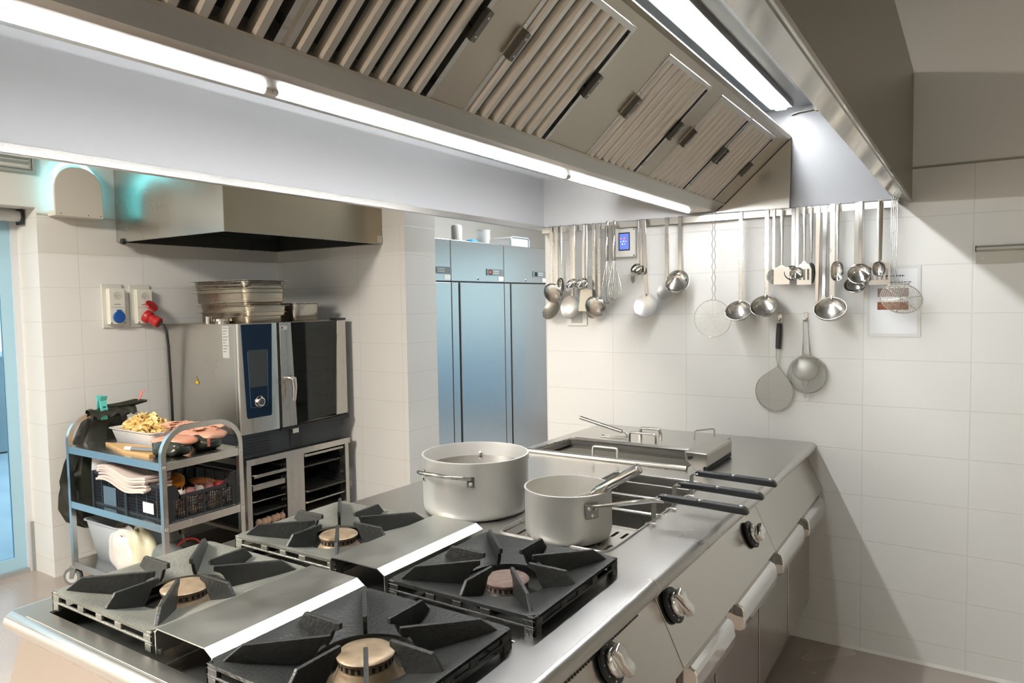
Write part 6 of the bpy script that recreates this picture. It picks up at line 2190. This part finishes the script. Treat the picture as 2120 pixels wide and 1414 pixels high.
# carrots in the left crate
CAR = None
for i, (x, y, z, lab) in enumerate([(-2.92, -1.34, 0.522, 'orange carrot at the bottom of the left crate, seen through its bars'), (-2.90, -1.35, 0.555, 'orange carrot above another behind the bars of the left crate'),
                                    (-2.88, -1.345, 0.590, 'orange carrot topmost behind the bars of the left crate')]):
    if CAR is None:
        CAR = tag(MB().tube([(-0.07, 0, 0), (-0.05, 0, 0.003), (0.03, 0, 0.001), (0.09, 0, 0)], [0.010, 0.017, 0.013, 0.003], 12).build('carrot', mat('carrot_bright', (0.62, 0.20, 0.04, 1), 0.5), smooth=True), lab, 'carrot', 'carrots in the left crate')
        CAR.location = (x, y, z)
    else:
        q = CAR.copy()
        COL.objects.link(q)
        q.location = (x, y, z)
        q['label'] = lab

# ---- bottom shelf
ZB = 0.1435
bt = thing('storage_box', 'translucent white box of grated food on the bottom shelf of the trolley', 'box', (-3.05, -1.25, ZB))
tub(bt, -3.245, -2.86, -1.395, -1.05, ZB, 0.235, mat('milky_plastic', (0.62, 0.68, 0.74, 1), 0.25, alpha=0.82), 0.045, 0.04)
lump('grated_cheese', 'heap of pale crumbs inside the translucent box', 'crumbs', (-3.03, -1.22, ZB + 0.115), (0.145, 0.125, 0.085), mat('cheese_crumbs', (0.66, 0.58, 0.46, 1), 0.7, bump=0.8, bscale=60), 0.10, 9, 0.9)['kind'] = 'stuff'
vb = thing('salad_bag', 'white carrier bag with pale green cabbage leaning out, in front of the box', 'bag', (-2.86, -1.36, ZB))
MB().blob((-2.845, -1.365, ZB + 0.11), (0.14, 0.065, 0.115), 36, 22, 0.17, Matrix.Rotation(0.3, 3, 'Y'), 6, 0.95).build('bag', mat('carrier_bag', (0.74, 0.69, 0.64, 1), 0.35, bump=0.5, bscale=10), vb, smooth=True, angle=75)
MB().blob((-2.72, -1.35, ZB + 0.125), (0.075, 0.06, 0.125), 30, 18, 0.20, Matrix.Rotation(-0.25, 3, 'Y'), 4, 0.95).build('cabbage', mat('pale_cabbage', (0.60, 0.58, 0.36, 1), 0.45, var=0.5, vscale=14, color2=(0.72, 0.68, 0.55, 1), stretch=(4, 4, 0.4)), vb, smooth=True, angle=75)
m = MB()
for i in range(6):
    m.box(-2.842 + 0.010 * (i % 3), -2.834 + 0.010 * (i % 3), -1.4075, -1.4035, ZB + 0.188 + 0.013 * (i // 3), ZB + 0.195 + 0.013 * (i // 3))
m.build('printed_mark', mat('red_print', (0.35, 0.05, 0.10, 1), 0.6), vb)
DK = mat('dark_green_tool', (0.045, 0.055, 0.042, 1), 0.3)
lump('dark_container', 'grey green rounded container on the bottom shelf beside the trolley post', 'container', (-2.52, -1.33, ZB + 0.10), (0.085, 0.075, 0.10), mat('grey_green_plastic', (0.15, 0.165, 0.15, 1), 0.35), 0.03, 3, 0.8)
rp = thing('meat_pack', 'dark wrapped joint with an orange stripe on the bottom shelf', 'meat pack', (-2.47, -1.18, ZB))
MB().blob((-2.47, -1.17, ZB + 0.075), (0.075, 0.11, 0.075), 24, 14, 0.06, None, 7, 0.75).build('wrapping', DK, rp, smooth=True, angle=70)
MB().box(-2.400, -2.392, -1.20, -1.14, ZB + 0.10, ZB + 0.108).build('orange_stripe', mat('orange_stripe', (0.75, 0.16, 0.06, 1), 0.4), rp)
tag(MB().tube(arc((-2.47, -1.25, ZB + 0.12), 0.085, -0.3, pi + 0.4, 18, (0, 1, 0), (0, 0, 1)), 0.006, 8).build('red_cable', mat('red_cord', (0.40, 0.05, 0.035, 1), 0.4), smooth=True), 'red cord looped over the dark packs on the bottom shelf', 'cord')
tag(MB().box(-2.47, -2.385, -1.06, -1.015, ZB, ZB + 0.05).build('teal_box', mat('teal_card', (0.06, 0.16, 0.17, 1), 0.6), bevel=0.003), 'small teal box at the oven end of the bottom shelf', 'box')
